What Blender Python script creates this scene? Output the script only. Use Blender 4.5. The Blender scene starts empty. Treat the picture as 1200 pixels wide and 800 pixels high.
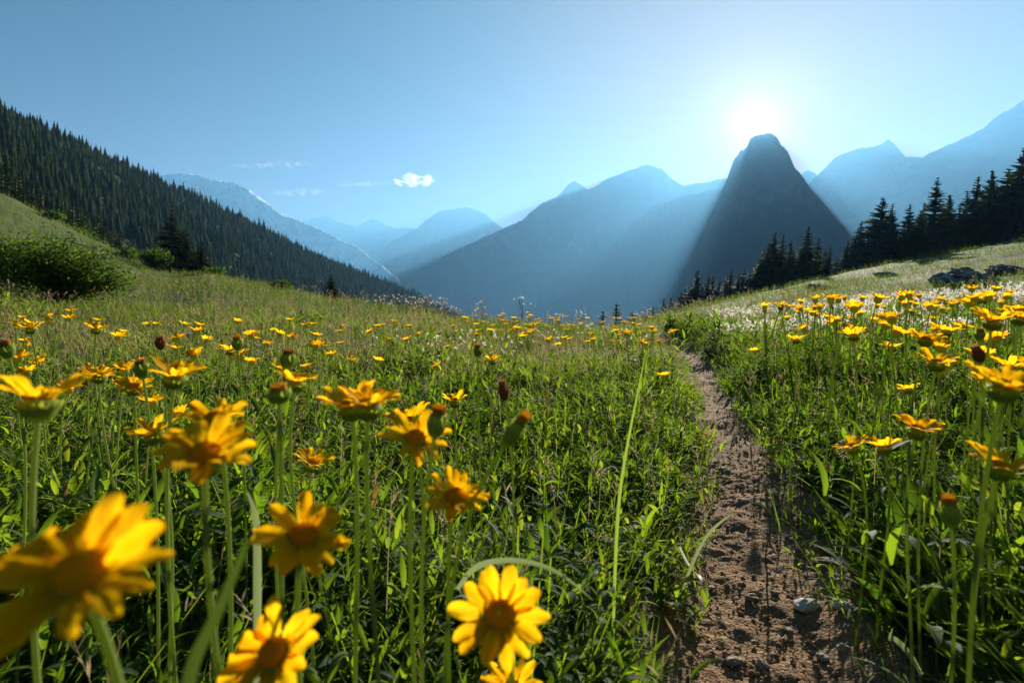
import bpy, math, random
import numpy as np
from mathutils import Matrix, Vector, Quaternion

S = bpy.context.scene
COL = S.collection
rs = np.random.RandomState(7)
rnd = random.Random(11)
PI = math.pi
F, CX, HY, EYE = 667.0, 600.0, 350.0, 0.60      # focal length in photo pixels, centre column, eye-level row, eye height


def P(px, py, Y):
    return np.array([(px - CX) / F * Y, Y, EYE + (HY - py) / F * Y])


# ------------------------------------------------------------------ noise
def _hash(ix, iy, seed):
    h = (ix.astype(np.int64) * 374761393 + iy.astype(np.int64) * 668265263 + seed * 974711) & 0xffffffff
    h = ((h ^ (h >> 13)) * 1274126177) & 0xffffffff
    h = (h ^ (h >> 16)) & 0xffffffff
    return h / 4294967295.0


def vnoise(x, y, seed=0):
    x = np.asarray(x, float); y = np.asarray(y, float)
    ix = np.floor(x); iy = np.floor(y)
    fx = x - ix; fy = y - iy
    fx = fx * fx * fx * (fx * (fx * 6 - 15) + 10); fy = fy * fy * fy * (fy * (fy * 6 - 15) + 10)
    a = _hash(ix, iy, seed); b = _hash(ix + 1, iy, seed); c = _hash(ix, iy + 1, seed); d = _hash(ix + 1, iy + 1, seed)
    return ((a * (1 - fx) + b * fx) * (1 - fy) + (c * (1 - fx) + d * fx) * fy) * 2 - 1


def fbm(x, y, octv=4, seed=0, gain=0.5):
    s = 0.0; a = 1.0; f = 1.0; n = 0.0
    for k in range(octv):
        s = s + a * vnoise(x * f + 13.7 * k, y * f - 7.3 * k, seed + k * 17); n += a
        a *= gain; f *= 2.03
    return s / n


def ridged(x, y, octv=4, seed=0):
    s = 0.0; a = 1.0; f = 1.0; n = 0.0
    for k in range(octv):
        s = s + a * (1 - 2 * np.abs(vnoise(x * f + 5.1 * k, y * f + 3.3 * k, seed + k * 31))); n += a
        a *= 0.5; f *= 2.1
    return s / n


def sstep(a, b, x):
    t = np.clip((x - a) / (b - a), 0, 1)
    return t * t * (3 - 2 * t)


# ------------------------------------------------------------------ materials
def mat(name):
    m = bpy.data.materials.new(name); m.use_nodes = True
    nt = m.node_tree; nt.nodes.clear()
    out = nt.nodes.new('ShaderNodeOutputMaterial')
    return m, nt, out


def N(nt, typ, **kw):
    n = nt.nodes.new('ShaderNode' + typ)
    for k, v in kw.items():
        if k in n.inputs: n.inputs[k].default_value = v
        else: setattr(n, k, v)
    return n


def ramp(nt, stops, fac=None):
    r = nt.nodes.new('ShaderNodeValToRGB')
    e = r.color_ramp.elements
    while len(e) < len(stops): e.new(0.5)
    for q, (p, c) in zip(e, stops):
        q.position = p; q.color = (*c, 1)
    if fac is not None: nt.links.new(fac, r.inputs[0])
    return r


def leaf_mat(name, stops, tstops, trans=0.45, rough=0.45, spec=0.4, attr='tint', objrand=False):
    m, nt, out = mat(name); L = nt.links.new
    if objrand:
        a = N(nt, 'ObjectInfo'); f = a.outputs['Random']
    else:
        a = N(nt, 'Attribute', attribute_name=attr); f = a.outputs['Fac']
    spec *= .16; rough = min(.8, rough + .15)
    c1 = ramp(nt, stops, f); c2 = ramp(nt, tstops, f)
    p = N(nt, 'BsdfPrincipled', Roughness=rough); p.inputs['Specular IOR Level'].default_value = spec
    L(c1.outputs[0], p.inputs['Base Color'])
    t = N(nt, 'BsdfTranslucent'); L(c2.outputs[0], t.inputs['Color'])
    mx = N(nt, 'MixShader'); mx.inputs[0].default_value = trans
    L(p.outputs[0], mx.inputs[1]); L(t.outputs[0], mx.inputs[2]); L(mx.outputs[0], out.inputs[0])
    return m


def solid_mat(name, stops, scale=8.0, rough=0.8, bump=0.0, bscale=30.0, spec=0.25, detail=5, coord='Object'):
    m, nt, out = mat(name); L = nt.links.new
    tc = N(nt, 'TexCoord'); n = N(nt, 'TexNoise', Scale=scale, Detail=detail)
    L(tc.outputs[coord], n.inputs['Vector'])
    c = ramp(nt, stops, n.outputs['Fac'])
    p = N(nt, 'BsdfPrincipled', Roughness=rough); p.inputs['Specular IOR Level'].default_value = spec
    L(c.outputs[0], p.inputs['Base Color'])
    if bump:
        n2 = N(nt, 'TexNoise', Scale=bscale, Detail=6); L(tc.outputs[coord], n2.inputs['Vector'])
        b = N(nt, 'Bump', Strength=bump, Distance=1.0 / bscale); L(n2.outputs['Fac'], b.inputs['Height']); L(b.outputs[0], p.inputs['Normal'])
    L(p.outputs[0], out.inputs[0])
    return m


M = {}
M['grass'] = leaf_mat('meadow_grass_blade',
    [(0, (.030, .058, .012)), (.4, (.052, .085, .017)), (.68, (.09, .098, .024)), (.84, (.18, .145, .07)), (1, (.28, .23, .14))],
    [(0, (.12, .23, .013)), (.4, (.22, .33, .020)), (.70, (.32, .34, .04)), (.88, (.38, .30, .11)), (1, (.44, .37, .20))], .5, .5, .3)
M['leaf'] = leaf_mat('meadow_leaf',
    [(0, (.018, .048, .012)), (.5, (.042, .088, .018)), (.9, (.08, .13, .025)), (1, (.15, .10, .045))],
    [(0, (.085, .18, .009)), (.5, (.21, .34, .013)), (.9, (.36, .44, .022)), (1, (.34, .20, .04))], .5, .6, .8)
M['far_grass'] = leaf_mat('hillside_grass_tuft',
    [(0, (.028, .052, .011)), (.5, (.058, .085, .018)), (.8, (.105, .098, .036)), (1, (.17, .13, .07))],
    [(0, (.10, .18, .018)), (.5, (.17, .23, .03)), (.8, (.23, .21, .06)), (1, (.27, .21, .10))], .45, .7, .1)
M['dry'] = leaf_mat('dry_stalk',
    [(0, (.20, .15, .08)), (.5, (.33, .26, .16)), (1, (.22, .12, .08))],
    [(0, (.34, .26, .12)), (.5, (.45, .37, .22)), (1, (.32, .18, .11))], .35, .6, .2)
M['white'] = leaf_mat('white_seed_fluff',
    [(0, (.70, .66, .60)), (1, (.84, .82, .79))], [(0, (.76, .71, .64)), (1, (.88, .86, .83))], .5, .8, .1)
M['petal'] = leaf_mat('yellow_petal',
    [(0, (.86, .42, .004)), (1, (.88, .50, .006))], [(0, (.99, .49, .004)), (1, (.99, .60, .008))], .70, .55, .2, objrand=True)
M['disc'] = leaf_mat('orange_disc', [(0, (.90, .38, .010)), (1, (.93, .48, .014))], [(0, (.98, .44, .008)), (1, (.99, .54, .012))], .55, .8, .1, objrand=True)
M['calyx'] = leaf_mat('green_calyx', [(0, (.17, .25, .045)), (1, (.24, .30, .06))], [(0, (.42, .56, .05)), (1, (.50, .60, .08))], .5, .5, .3, objrand=True)
M['stem'] = leaf_mat('green_stem', [(0, (.17, .24, .05)), (1, (.23, .28, .08))], [(0, (.36, .48, .06)), (1, (.44, .52, .10))], .45, .5, .35, objrand=True)
M['bud'] = leaf_mat('orange_bud_tip', [(0, (.50, .19, .01)), (1, (.62, .26, .015))], [(0, (.55, .18, .005)), (1, (.62, .24, .01))], .3, .6, .2, objrand=True)
M['wither'] = leaf_mat('withered_brown', [(0, (.24, .10, .035)), (1, (.36, .17, .05))], [(0, (.36, .14, .03)), (1, (.46, .22, .05))], .3, .8, .1, objrand=True)
M['needle'] = leaf_mat('conifer_needles', [(0, (.013, .026, .011)), (.6, (.024, .042, .016)), (1, (.045, .060, .020))],
    [(0, (.03, .06, .012)), (.6, (.06, .10, .018)), (1, (.10, .13, .03))], .3, .6, .25)
M['forest'] = leaf_mat('forest_needles', [(0, (.008, .022, .004)), (.5, (.022, .045, .008)), (1, (.065, .092, .016))],
    [(0, (.03, .06, .010)), (.5, (.06, .10, .014)), (1, (.14, .17, .03))], .35, .7, .15)
M['shrub'] = leaf_mat('shrub_leaf', [(0, (.014, .034, .009)), (.6, (.028, .060, .013)), (1, (.055, .09, .02))],
    [(0, (.08, .17, .012)), (.6, (.17, .28, .02)), (1, (.26, .35, .03))], .45, .4, .45)
M['bark'] = solid_mat('bark', [(.3, (.05, .035, .025)), (.7, (.12, .09, .065))], 20, .9, .5, 40)
M['pebble'] = solid_mat('grey_stone', [(.25, (.17, .135, .105)), (.75, (.36, .30, .24))], 30, .85, .4, 80)
M['pale_pebble'] = solid_mat('pale_stone', [(.25, (.36, .33, .29)), (.75, (.62, .59, .54))], 30, .8, .4, 80)
M['boulder'] = solid_mat('lichen_rock', [(.3, (.06, .056, .052)), (.48, (.22, .21, .195)), (.66, (.42, .41, .385))], 2.2, .9, .7, 9)
M['clod'] = solid_mat('soil_clod', [(.3, (.17, .105, .062)), (.7, (.36, .24, .15))], 60, .95, .4, 200)


def rock_mat(name, lo, hi, snow=0.0, wood=(.02, .035, .022), tree=(0, 300)):
    m, nt, out = mat(name); L = nt.links.new
    g = N(nt, 'NewGeometry'); n = N(nt, 'TexNoise', Scale=.004, Detail=9, Roughness=.62)
    L(g.outputs['Position'], n.inputs['Vector'])
    c = ramp(nt, [(.32, lo), (.68, hi)], n.outputs['Fac'])
    sx = N(nt, 'SeparateXYZ'); L(g.outputs['Position'], sx.inputs[0])
    n2 = N(nt, 'TexNoise', Scale=.012, Detail=7); L(g.outputs['Position'], n2.inputs['Vector'])
    hz = N(nt, 'MapRange'); hz.inputs[1].default_value = tree[0]; hz.inputs[2].default_value = tree[1]
    L(sx.outputs['Z'], hz.inputs[0])
    ad = N(nt, 'Math', operation='ADD'); L(hz.outputs[0], ad.inputs[0]); L(n2.outputs['Fac'], ad.inputs[1])
    th = N(nt, 'MapRange'); th.inputs[1].default_value = .85; th.inputs[2].default_value = 1.05; L(ad.outputs[0], th.inputs[0])
    mx = N(nt, 'Mix', data_type='RGBA'); mx.inputs['A'].default_value = (*wood, 1)
    L(th.outputs[0], mx.inputs['Factor']); L(c.outputs[0], mx.inputs['B'])
    col = mx.outputs['Result']
    if snow:
        mp = N(nt, 'Mapping'); mp.inputs['Scale'].default_value = (.012, .012, .0035); mp.inputs['Rotation'].default_value = (0, .5, 0); L(g.outputs['Position'], mp.inputs['Vector'])
        n3 = N(nt, 'TexNoise', Scale=1.0, Detail=6); L(mp.outputs[0], n3.inputs['Vector'])
        sm = N(nt, 'MapRange'); sm.inputs[1].default_value = .62 - snow; sm.inputs[2].default_value = .72 - snow; L(n3.outputs['Fac'], sm.inputs[0])
        m2 = N(nt, 'Mix', data_type='RGBA'); m2.inputs['B'].default_value = (.62, .63, .66, 1)
        L(sm.outputs[0], m2.inputs['Factor']); L(col, m2.inputs['A']); col = m2.outputs['Result']
    p = N(nt, 'BsdfPrincipled', Roughness=.95); p.inputs['Specular IOR Level'].default_value = .1
    L(col, p.inputs['Base Color']); L(p.outputs[0], out.inputs[0])
    return m


# ------------------------------------------------------------------ mesh helpers
def mesh_np(name, v, f, tint=None, smooth=True, mats=(), mi=None):
    v = np.asarray(v, np.float32).reshape(-1, 3); f = np.asarray(f, np.int32)
    me = bpy.data.meshes.new(name)
    k = f.shape[1]; n = len(f)
    me.vertices.add(len(v)); me.vertices.foreach_set('co', v.ravel())
    me.loops.add(n * k); me.loops.foreach_set('vertex_index', f.ravel())
    me.polygons.add(n); me.polygons.foreach_set('loop_start', np.arange(0, n * k, k, dtype=np.int32))
    if mi is not None: me.polygons.foreach_set('material_index', np.asarray(mi, np.int32))
    me.update(calc_edges=True)
    me.polygons.foreach_set('use_smooth', np.full(n, smooth, bool))
    if tint is not None:
        a = me.attributes.new('tint', 'FLOAT', 'POINT'); a.data.foreach_set('value', np.asarray(tint, np.float32))
    for m in mats: me.materials.append(m)
    return me


def obj(name, me, parent=None, mtx=None):
    o = bpy.data.objects.new(name, me); COL.objects.link(o)
    if parent is not None: o.parent = parent
    if mtx is not None: o.matrix_basis = mtx
    return o


def tag(o, label=None, cat=None, group=None, kind=None):
    for k, v in (('label', label), ('category', cat), ('group', group), ('kind', kind)):
        if v: o[k] = v
    return o


def empty(name, loc, label, cat, group=None, rz=0.0):
    o = bpy.data.objects.new(name, None); COL.objects.link(o)
    o.empty_display_size = .02; o.location = loc; o.rotation_euler = (0, 0, rz)
    return tag(o, label, cat, group)


def merge(parts):
    """parts: list of (verts, quads, tint or None) -> one triple"""
    V, Q, T = [], [], []; b = 0
    for p in parts:
        v = np.asarray(p[0]).reshape(-1, 3); V.append(v); Q.append(np.asarray(p[1]) + b)
        T.append(p[2] if p[2] is not None else np.zeros(len(v))); b += len(v)
    return np.concatenate(V), np.concatenate(Q), np.concatenate(T)


def prof_grass(s): return np.maximum((1 - s) ** .7, .04) * np.minimum(1, .5 + 3 * s)
def prof_leaf(s): return np.maximum(np.sin(PI * np.clip(.10 + .90 * s, 0, 1) ** .85), .03)


def blades(p0, az, el, curve, L, W, seg=4, prof=prof_grass, fold=0.0, tint=None, roll=None, sway=None):
    n = len(az)
    def b(a): return np.broadcast_to(np.asarray(a, float), (n,)).copy()
    az, el, curve, L, W = map(b, (az, el, curve, L, W))
    roll = np.zeros(n) if roll is None else roll
    sway = np.zeros(n) if sway is None else sway
    pos = np.array(p0, float); rows = []
    nc = 3 if fold else 2
    for k in range(seg + 1):
        s = k / seg
        a = az + sway * s
        e = el - curve * s
        side = np.stack([-np.sin(a), np.cos(a), np.zeros(n)], 1)
        d = np.stack([np.cos(e) * np.cos(a), np.cos(e) * np.sin(a), np.sin(e)], 1)
        nrm = np.cross(d, side)
        sd = side * np.cos(roll)[:, None] + nrm * np.sin(roll)[:, None]
        up = np.cross(d, sd)
        w = (W * prof(np.full(n, s)) * .5)[:, None]
        if fold: rows.append(np.stack([pos - sd * w - up * w * fold * -1, pos, pos + sd * w + up * w * fold], 1))
        else: rows.append(np.stack([pos - sd * w, pos + sd * w], 1))
        pos = pos + d * (L / seg)[:, None]
    v = np.stack(rows, 1)                                   # n, seg+1, nc, 3
    idx = np.arange(n * (seg + 1) * nc).reshape(n, seg + 1, nc)
    q = np.stack([idx[:, :-1, :-1], idx[:, :-1, 1:], idx[:, 1:, 1:], idx[:, 1:, :-1]], -1).reshape(-1, 4)
    t = np.repeat(rs.rand(n) if tint is None else np.asarray(tint), (seg + 1) * nc)
    return v.reshape(-1, 3), q, t


def tube(pts, rad, sides=8, cap=True):
    pts = np.asarray(pts, float); n = len(pts)
    rad = np.broadcast_to(np.asarray(rad, float), (n,))
    tan = np.gradient(pts, axis=0); tan /= np.linalg.norm(tan, axis=1)[:, None] + 1e-12
    ref = np.array([.31, .95, .05]); V = []
    for i in range(n):
        a = np.cross(tan[i], ref); a /= np.linalg.norm(a) + 1e-12; b2 = np.cross(tan[i], a)
        th = np.arange(sides) * 2 * PI / sides
        V.append(pts[i] + rad[i] * (np.cos(th)[:, None] * a + np.sin(th)[:, None] * b2))
    V = np.concatenate(V); i = np.arange(n - 1)[:, None] * sides; j = np.arange(sides)[None]
    q = np.stack([i + j, i + (j + 1) % sides, i + sides + (j + 1) % sides, i + sides + j], -1).reshape(-1, 4)
    return V, q, None


def lathe(prof, sides=16):
    prof = np.asarray(prof, float); th = np.arange(sides) * 2 * PI / sides
    V = np.stack([prof[:, 0:1] * np.cos(th), prof[:, 0:1] * np.sin(th), np.repeat(prof[:, 1:2], sides, 1)], -1).reshape(-1, 3)
    i = np.arange(len(prof) - 1)[:, None] * sides; j = np.arange(sides)[None]
    q = np.stack([i + j, i + (j + 1) % sides, i + sides + (j + 1) % sides, i + sides + j], -1).reshape(-1, 4)
    return V, q, None


# ------------------------------------------------------------------ terrain
crest = np.array([(-900, 120, 70), (-150, 165, 90), (0, 225, 75), (80, 265, 70), (165, 306, 62), (200, 318, 50), (245, 319, 40), (310, 331, 32), (385, 349, 26),
    (450, 356, 20), (530, 366, 14), (600, 373, 11.5), (700, 377, 11.5), (750, 374, 16), (800, 364, 28), (870, 347, 42), (950, 327, 48), (1050, 306, 50),
    (1130, 291, 50), (1200, 276, 50), (1350, 240, 50), (2200, 180, 40)], float)
CT = np.arctan((crest[:, 0] - CX) / F)
CE = (HY - crest[:, 1]) / F * np.cos(CT)


def crest_at(th):
    rc = np.interp(th, CT, crest[:, 2]); e = np.interp(th, CT, CE)
    return rc, e, EYE + e * rc - np.where(rc < 15, .20, .12)


PATH = np.array([(.33, .2), (.37, .55), (.406, .889), (.478, 1.08), (.59, 1.38), (.704, 1.74), (.92, 2.35), (1.23, 3.33), (1.66, 5.0), (1.98, 6.45), (2.25, 8.2), (2.6, 11)], float)
_py = np.linspace(.2, 11, 400); _px = np.interp(_py, PATH[:, 1], PATH[:, 0])
for _ in range(30): _px[1:-1] = (_px[:-2] + _px[2:] + 2 * _px[1:-1]) / 4


def path_d(x, y):
    c = np.interp(y, _py, _px) + .025 * vnoise(y * 2.3, y * 0, 5)
    sl = np.interp(y, _py, np.gradient(_px, _py))
    d = (x - c) / np.sqrt(1 + sl * sl)
    return np.where((y > -.5) & (y < 10.5), d, 9.0)


def zt(x, y):
    x = np.asarray(x, float); y = np.asarray(y, float)
    r = np.hypot(x, y) + 1e-6; th = np.arctan2(x, y)
    thc = np.clip(th, -1.35, 1.35)
    rc, e, zc = crest_at(thc)
    t = r / rc
    z = zc * np.minimum(t, 1) ** 1.6
    o = np.maximum(r - rc, 0); R = np.where(rc < 20, 26.0, 60.0)
    m = .42
    fall = np.where(o < m * R, o * o / (2 * R), m * m * R / 2 + m * (o - m * R))
    z1 = np.minimum(t, 1) ** .6 * e * 1.0 * np.minimum(o, 8) * np.exp(-o / 12)
    z = z + z1 - fall
    floor = -280 + 26 * fbm(x / 900, y / 900, 4, 3)
    k = 40.0
    z = np.where(z - floor > 200, z, floor + np.logaddexp(0, (z - floor) / k) * k)
    near = sstep(.2, 2.0, r)
    z = z + near * (.035 * fbm(x * 1.1, y * 1.1, 3, 1) + .012 * fbm(x * 5, y * 5, 2, 2)) + .25 * sstep(9, 40, r) * fbm(x / 7, y / 7, 4, 8)
    back = sstep(1.2, 1.9, np.abs(th)) * sstep(2, 30, r)
    z = z * (1 - back) + back * np.minimum(z, .3 * fbm(x / 9, y / 9, 3, 4) - .0 * r)
    d = np.abs(path_d(x, y))
    z = z - .055 * (1 - sstep(.09, .24, d)) + .03 * sstep(.12, .3, d) * (1 - sstep(.3, .8, d))
    return z


def ground_z(x, y): return float(zt(np.array([x]), np.array([y]))[0])


th = np.concatenate([np.linspace(-PI, -1.05, 50, endpoint=False), np.linspace(-1.05, 1.05, 620), np.linspace(1.05, PI, 51)[1:]])
rr = np.concatenate([[.02], np.geomspace(.12, 16500, 430)])
TH, RR = np.meshgrid(th, rr)
X = RR * np.sin(TH); Y = RR * np.cos(TH); Z = zt(X, Y)
idx = np.arange(X.size).reshape(X.shape)
q = np.stack([idx[:-1, :-1], idx[:-1, 1:], idx[1:, 1:], idx[1:, :-1]], -1).reshape(-1, 4)
m, nt, out = mat('meadow_soil'); L = nt.links.new
g = N(nt, 'NewGeometry'); n1 = N(nt, 'TexNoise', Scale=.35, Detail=8, Roughness=.65); n2 = N(nt, 'TexNoise', Scale=9, Detail=8, Roughness=.7)
L(g.outputs['Position'], n1.inputs['Vector']); L(g.outputs['Position'], n2.inputs['Vector'])
soil = ramp(nt, [(.3, (.030, .022, .014)), (.7, (.085, .060, .038))], n2.outputs['Fac'])
turf = ramp(nt, [(.3, (.030, .050, .012)), (.55, (.062, .080, .021)), (.72, (.105, .092, .038))], n1.outputs['Fac'])
wood = ramp(nt, [(.3, (.018, .030, .016)), (.7, (.04, .055, .025))], n1.outputs['Fac'])
ln = N(nt, 'VectorMath', operation='LENGTH'); L(g.outputs['Position'], ln.inputs[0])
f1 = N(nt, 'MapRange'); f1.inputs[1].default_value = 2.5; f1.inputs[2].default_value = 9; L(ln.outputs['Value'], f1.inputs[0])
f2 = N(nt, 'MapRange'); f2.inputs[1].default_value = 110; f2.inputs[2].default_value = 260; L(ln.outputs['Value'], f2.inputs[0])
a = N(nt, 'Mix', data_type='RGBA'); L(f1.outputs[0], a.inputs['Factor']); L(soil.outputs[0], a.inputs['A']); L(turf.outputs[0], a.inputs['B'])
b = N(nt, 'Mix', data_type='RGBA'); L(f2.outputs[0], b.inputs['Factor']); L(a.outputs['Result'], b.inputs['A']); L(wood.outputs[0], b.inputs['B'])
p = N(nt, 'BsdfPrincipled', Roughness=.95); p.inputs['Specular IOR Level'].default_value = .1
bp = N(nt, 'Bump', Strength=.6, Distance=.03); L(n2.outputs['Fac'], bp.inputs['Height']); L(bp.outputs[0], p.inputs['Normal'])
L(b.outputs['Result'], p.inputs['Base Color']); L(p.outputs[0], out.inputs[0])
tag(obj('ground', mesh_np('ground', np.stack([X, Y, Z], -1), q, mats=(m,))), kind='structure')

# footpath: its own finely broken sheet lying in the worn groove
ys = np.concatenate([np.linspace(.35, 2.2, 330), np.linspace(2.2, 10, 330)[1:]])
ws = np.linspace(-.27, .27, 66)
WS, YS = np.meshgrid(ws, ys)
sl = np.interp(YS, _py, np.gradient(_px, _py)); cx = np.interp(YS, _py, _px) + .025 * vnoise(YS * 2.3, YS * 0, 5)
nx = 1 / np.sqrt(1 + sl * sl); ny = -sl * nx
X = cx + WS * nx; Y = YS + WS * ny
edge = sstep(.20, .27, np.abs(WS))
Z = zt(X, Y) + .007 + (1 - edge) * (.011 * fbm(X * 8, Y * 8, 3, 21) + .0065 * np.maximum(fbm(X * 38, Y * 38, 3, 22), -.15) + .0035 * fbm(X * 120, Y * 120, 2, 23)) - edge * .05
idx = np.arange(X.size).reshape(X.shape)
q = np.stack([idx[:-1, :-1], idx[:-1, 1:], idx[1:, 1:], idx[1:, :-1]], -1).reshape(-1, 4)
m, nt, out = mat('trodden_earth'); L = nt.links.new
g = N(nt, 'NewGeometry'); n1 = N(nt, 'TexNoise', Scale=6, Detail=9, Roughness=.7); n2 = N(nt, 'TexNoise', Scale=140, Detail=5, Roughness=.7); v1 = N(nt, 'TexVoronoi', Scale=170)
for n_ in (n1, n2, v1): L(g.outputs['Position'], n_.inputs['Vector'])
c1 = ramp(nt, [(.28, (.125, .074, .040)), (.52, (.245, .152, .085)), (.75, (.36, .240, .145))], n1.outputs['Fac'])
c2 = ramp(nt, [(.35, (.55, .55, .55)), (.62, (1.12, 1.1, 1.06))], n2.outputs['Fac'])
mu = N(nt, 'Mix', data_type='RGBA', blend_type='MULTIPLY'); mu.inputs['Factor'].default_value = .8
L(c1.outputs[0], mu.inputs['A']); L(c2.outputs[0], mu.inputs['B'])
p = N(nt, 'BsdfPrincipled', Roughness=.95); p.inputs['Specular IOR Level'].default_value = .12
ad = N(nt, 'Math', operation='ADD'); L(n2.outputs['Fac'], ad.inputs[0]); L(v1.outputs['Distance'], ad.inputs[1])
bp = N(nt, 'Bump', Strength=.8, Distance=.006); L(ad.outputs[0], bp.inputs['Height']); L(bp.outputs[0], p.inputs['Normal'])
L(mu.outputs['Result'], p.inputs['Base Color']); L(p.outputs[0], out.inputs[0])
tag(obj('path', mesh_np('path', np.stack([X, Y, Z], -1), q, mats=(m,))), kind='structure')

# ------------------------------------------------------------------ rocks
def rock_arr(seed, sub=3, sq=(1, .8, .6), rough=.28, freq=1.6):
    import bmesh
    bm = bmesh.new(); bmesh.ops.create_icosphere(bm, subdivisions=sub, radius=1.0)
    v = np.array([x.co[:] for x in bm.verts]); f = np.array([[l.index for l in fc.verts] for fc in bm.faces]); bm.free()
    n = fbm(v[:, 0] * freq + seed * 3.1 + v[:, 2] * 1.7, v[:, 1] * freq - seed * 1.3 + v[:, 2] * .9, 4, seed)
    fac = np.round((n + 1) * 3.2) / 3.2 - 1
    v = v * (1 + rough * (.55 * n + .45 * fac))[:, None] * np.array(sq)
    return v, f


def rock_mesh(name, seed, m, **k):
    v, f = rock_arr(seed, **k); return mesh_np(name, v, f, smooth=False, mats=(m,))


peb = [rock_mesh('pebble', s, M['pebble'], sub=3, rough=.5, freq=1.9, sq=(1, .75, .5)) for s in range(4)]
pale = [rock_mesh('pale_pebble', s + 9, M['pale_pebble'], sub=3, rough=.42, freq=1.7, sq=(1, .7, .5)) for s in range(2)]
PEB = [(990, 718, 26, 1, 'pale white pebble lying at the right edge of the dirt path'),
       (945, 716, 34, 1, 'mottled pale pebble left of the white one on the path'),
       (1030, 788, 24, 0, 'grey pebble in the shade at the path edge in the bottom right'),
       (850, 556, 22, 0, 'flat grey pebble halfway up the dirt path'),
       (870, 592, 16, 0, 'dark pebble on the path below the flat grey one'),
       (905, 652, 12, 0, 'small grey pebble beside the upright dry twig'),
       (834, 694, 13, 0, 'small bluish grey pebble at the left side of the path'),
       (908, 700, 16, 0, 'rounded brown pebble left of the two pale pebbles'),
       (880, 706, 20, 0, 'flat tan pebble in the middle of the path'),
       (992, 768, 28, 0, 'flat brown pebble below the white pebble'),
       (860, 782, 26, 0, 'long low brown pebble in the sunlit lower path'),
       (965, 778, 22, 0, 'reddish grey pebble near the bottom of the path'),
       (893, 786, 20, 0, 'grey brown pebble at the very bottom of the path'),
       (838, 640, 11, 0, 'tiny pebble on the sunlit left rut of the path'),
       (925, 745, 15, 0, 'dark rounded pebble below the mottled pale one')]


def on_ground(px, py):
    k = np.geomspace(.3, 120, 4000)
    d = np.array([(px - CX) / F, 1, (HY - py) / F]); x = d[0] * k; y = k; z = EYE + d[2] * k
    h = zt(x, y); i = np.argmax(z < h)
    return x[i], y[i], h[i]


for i, (px, py, w, pl, lab) in enumerate(PEB):
    x, y, z = on_ground(px, py); s = w / F * y * (.52 if pl else .40)
    o = obj('pebble', (pale if pl else peb)[i % (2 if pl else 4)])
    o.location = (x, y, z + .010 + s * .10); o.scale = (s, s * .9, s * .8); o.rotation_euler = (rnd.uniform(-.2, .2), rnd.uniform(-.2, .2), rnd.uniform(0, 6))
    tag(o, lab, 'pebble', 'pebbles on the dirt path')

# crumbs of soil and gravel strewn over the path
tv = [rock_arr(40 + k, sub=1, rough=.4) for k in range(5)]
n = 6500; gy = .55 + 4.8 * rs.rand(n) ** 1.7; gw = np.clip(rs.randn(n) * .11, -.24, .24)
gx = np.interp(gy, _py, _px) + gw; gz = zt(gx, gy)
gs = .0014 + .0060 * rs.rand(n) ** 4
V, Q = [], []; b0 = 0
for i in range(n):
    v, f = tv[i % 5]; a = rs.rand() * 6.28; c, s_ = math.cos(a), math.sin(a)
    v = v * gs[i]; V.append(np.stack([v[:, 0] * c - v[:, 1] * s_ + gx[i], v[:, 0] * s_ + v[:, 1] * c + gy[i], v[:, 2] + gz[i] + .009], 1)); Q.append(f + b0); b0 += len(v)
tag(obj('gravel', mesh_np('gravel', np.concatenate(V), np.concatenate(Q), smooth=False, mats=(M['clod'],))), kind='stuff')

BOULD = [(1133, 334, 92, 16, (1, .75, .42), 'broad dark rock outcrop with a pale top on the right slope'),
         (1128, 327, 46, 16.4, (1, .7, .5), 'light grey boulder on top of the dark outcrop'),
         (1185, 326, 60, 18, (1, .8, .35), 'low lichen covered rock at the right edge of the slope'),
         (1176, 352, 26, 12, (1, .7, .6), 'small pale rock among white flowers on the right'),
         (1020, 350, 26, 13, (1, .8, .45), 'small dark rock among white flowers below the firs'),
         (1040, 328, 34, 30, (1, .7, .3), 'dark flat rock ledge on the green slope'),
         (962, 343, 40, 26, (1, .7, .32), 'grey rock ledge left of the white flower band'),
         (1085, 318, 30, 36, (1, .7, .3), 'faint flat rock high on the green slope')]
for i, (px, py, w, Yd, sq, lab) in enumerate(BOULD):
    x = (px - CX) / F * Yd; s = w / F * Yd * .5
    o = obj('boulder', rock_mesh('boulder', 60 + i, M['boulder'], sub=5, sq=sq, rough=.42, freq=2.2))
    zg = ground_z(x, Yd); zp = EYE + (HY - py) / F * Yd
    o.location = (x, Yd, zg + s * .74 * sq[2] * .25); o.scale = (s * .74, s * .74, s * .74); o.rotation_euler = (0, .12, rnd.uniform(-.5, .5))
    if i == 1: o.location.z += s * .4
    tag(o, lab, 'rock', 'rocks on the right slope')

# ------------------------------------------------------------------ ground vegetation
def scatter(n_per_m2, r0, r1, thmax=.92, falloff=None):
    """points with density falling as 1/r^2 beyond falloff"""
    pts = []
    edges = np.geomspace(r0, r1, 40)
    for a_, b_ in zip(edges[:-1], edges[1:]):
        area = thmax * (b_ * b_ - a_ * a_)
        rm = .5 * (a_ + b_); d = n_per_m2 * (1 if not falloff or rm < falloff else (falloff / rm) ** 2)
        k = rs.poisson(area * d)
        r = np.sqrt(a_ * a_ + (b_ * b_ - a_ * a_) * rs.rand(k)); t = thmax * (2 * rs.rand(k) - 1)
        pts.append(np.stack([r * np.sin(t), r * np.cos(t)], 1))
    p = np.concatenate(pts); x, y = p[:, 0], p[:, 1]
    rc, e, zc = crest_at(np.arctan2(x, y))
    ok = np.hypot(x, y) < rc * 1.12
    return x[ok], y[ok]


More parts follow.
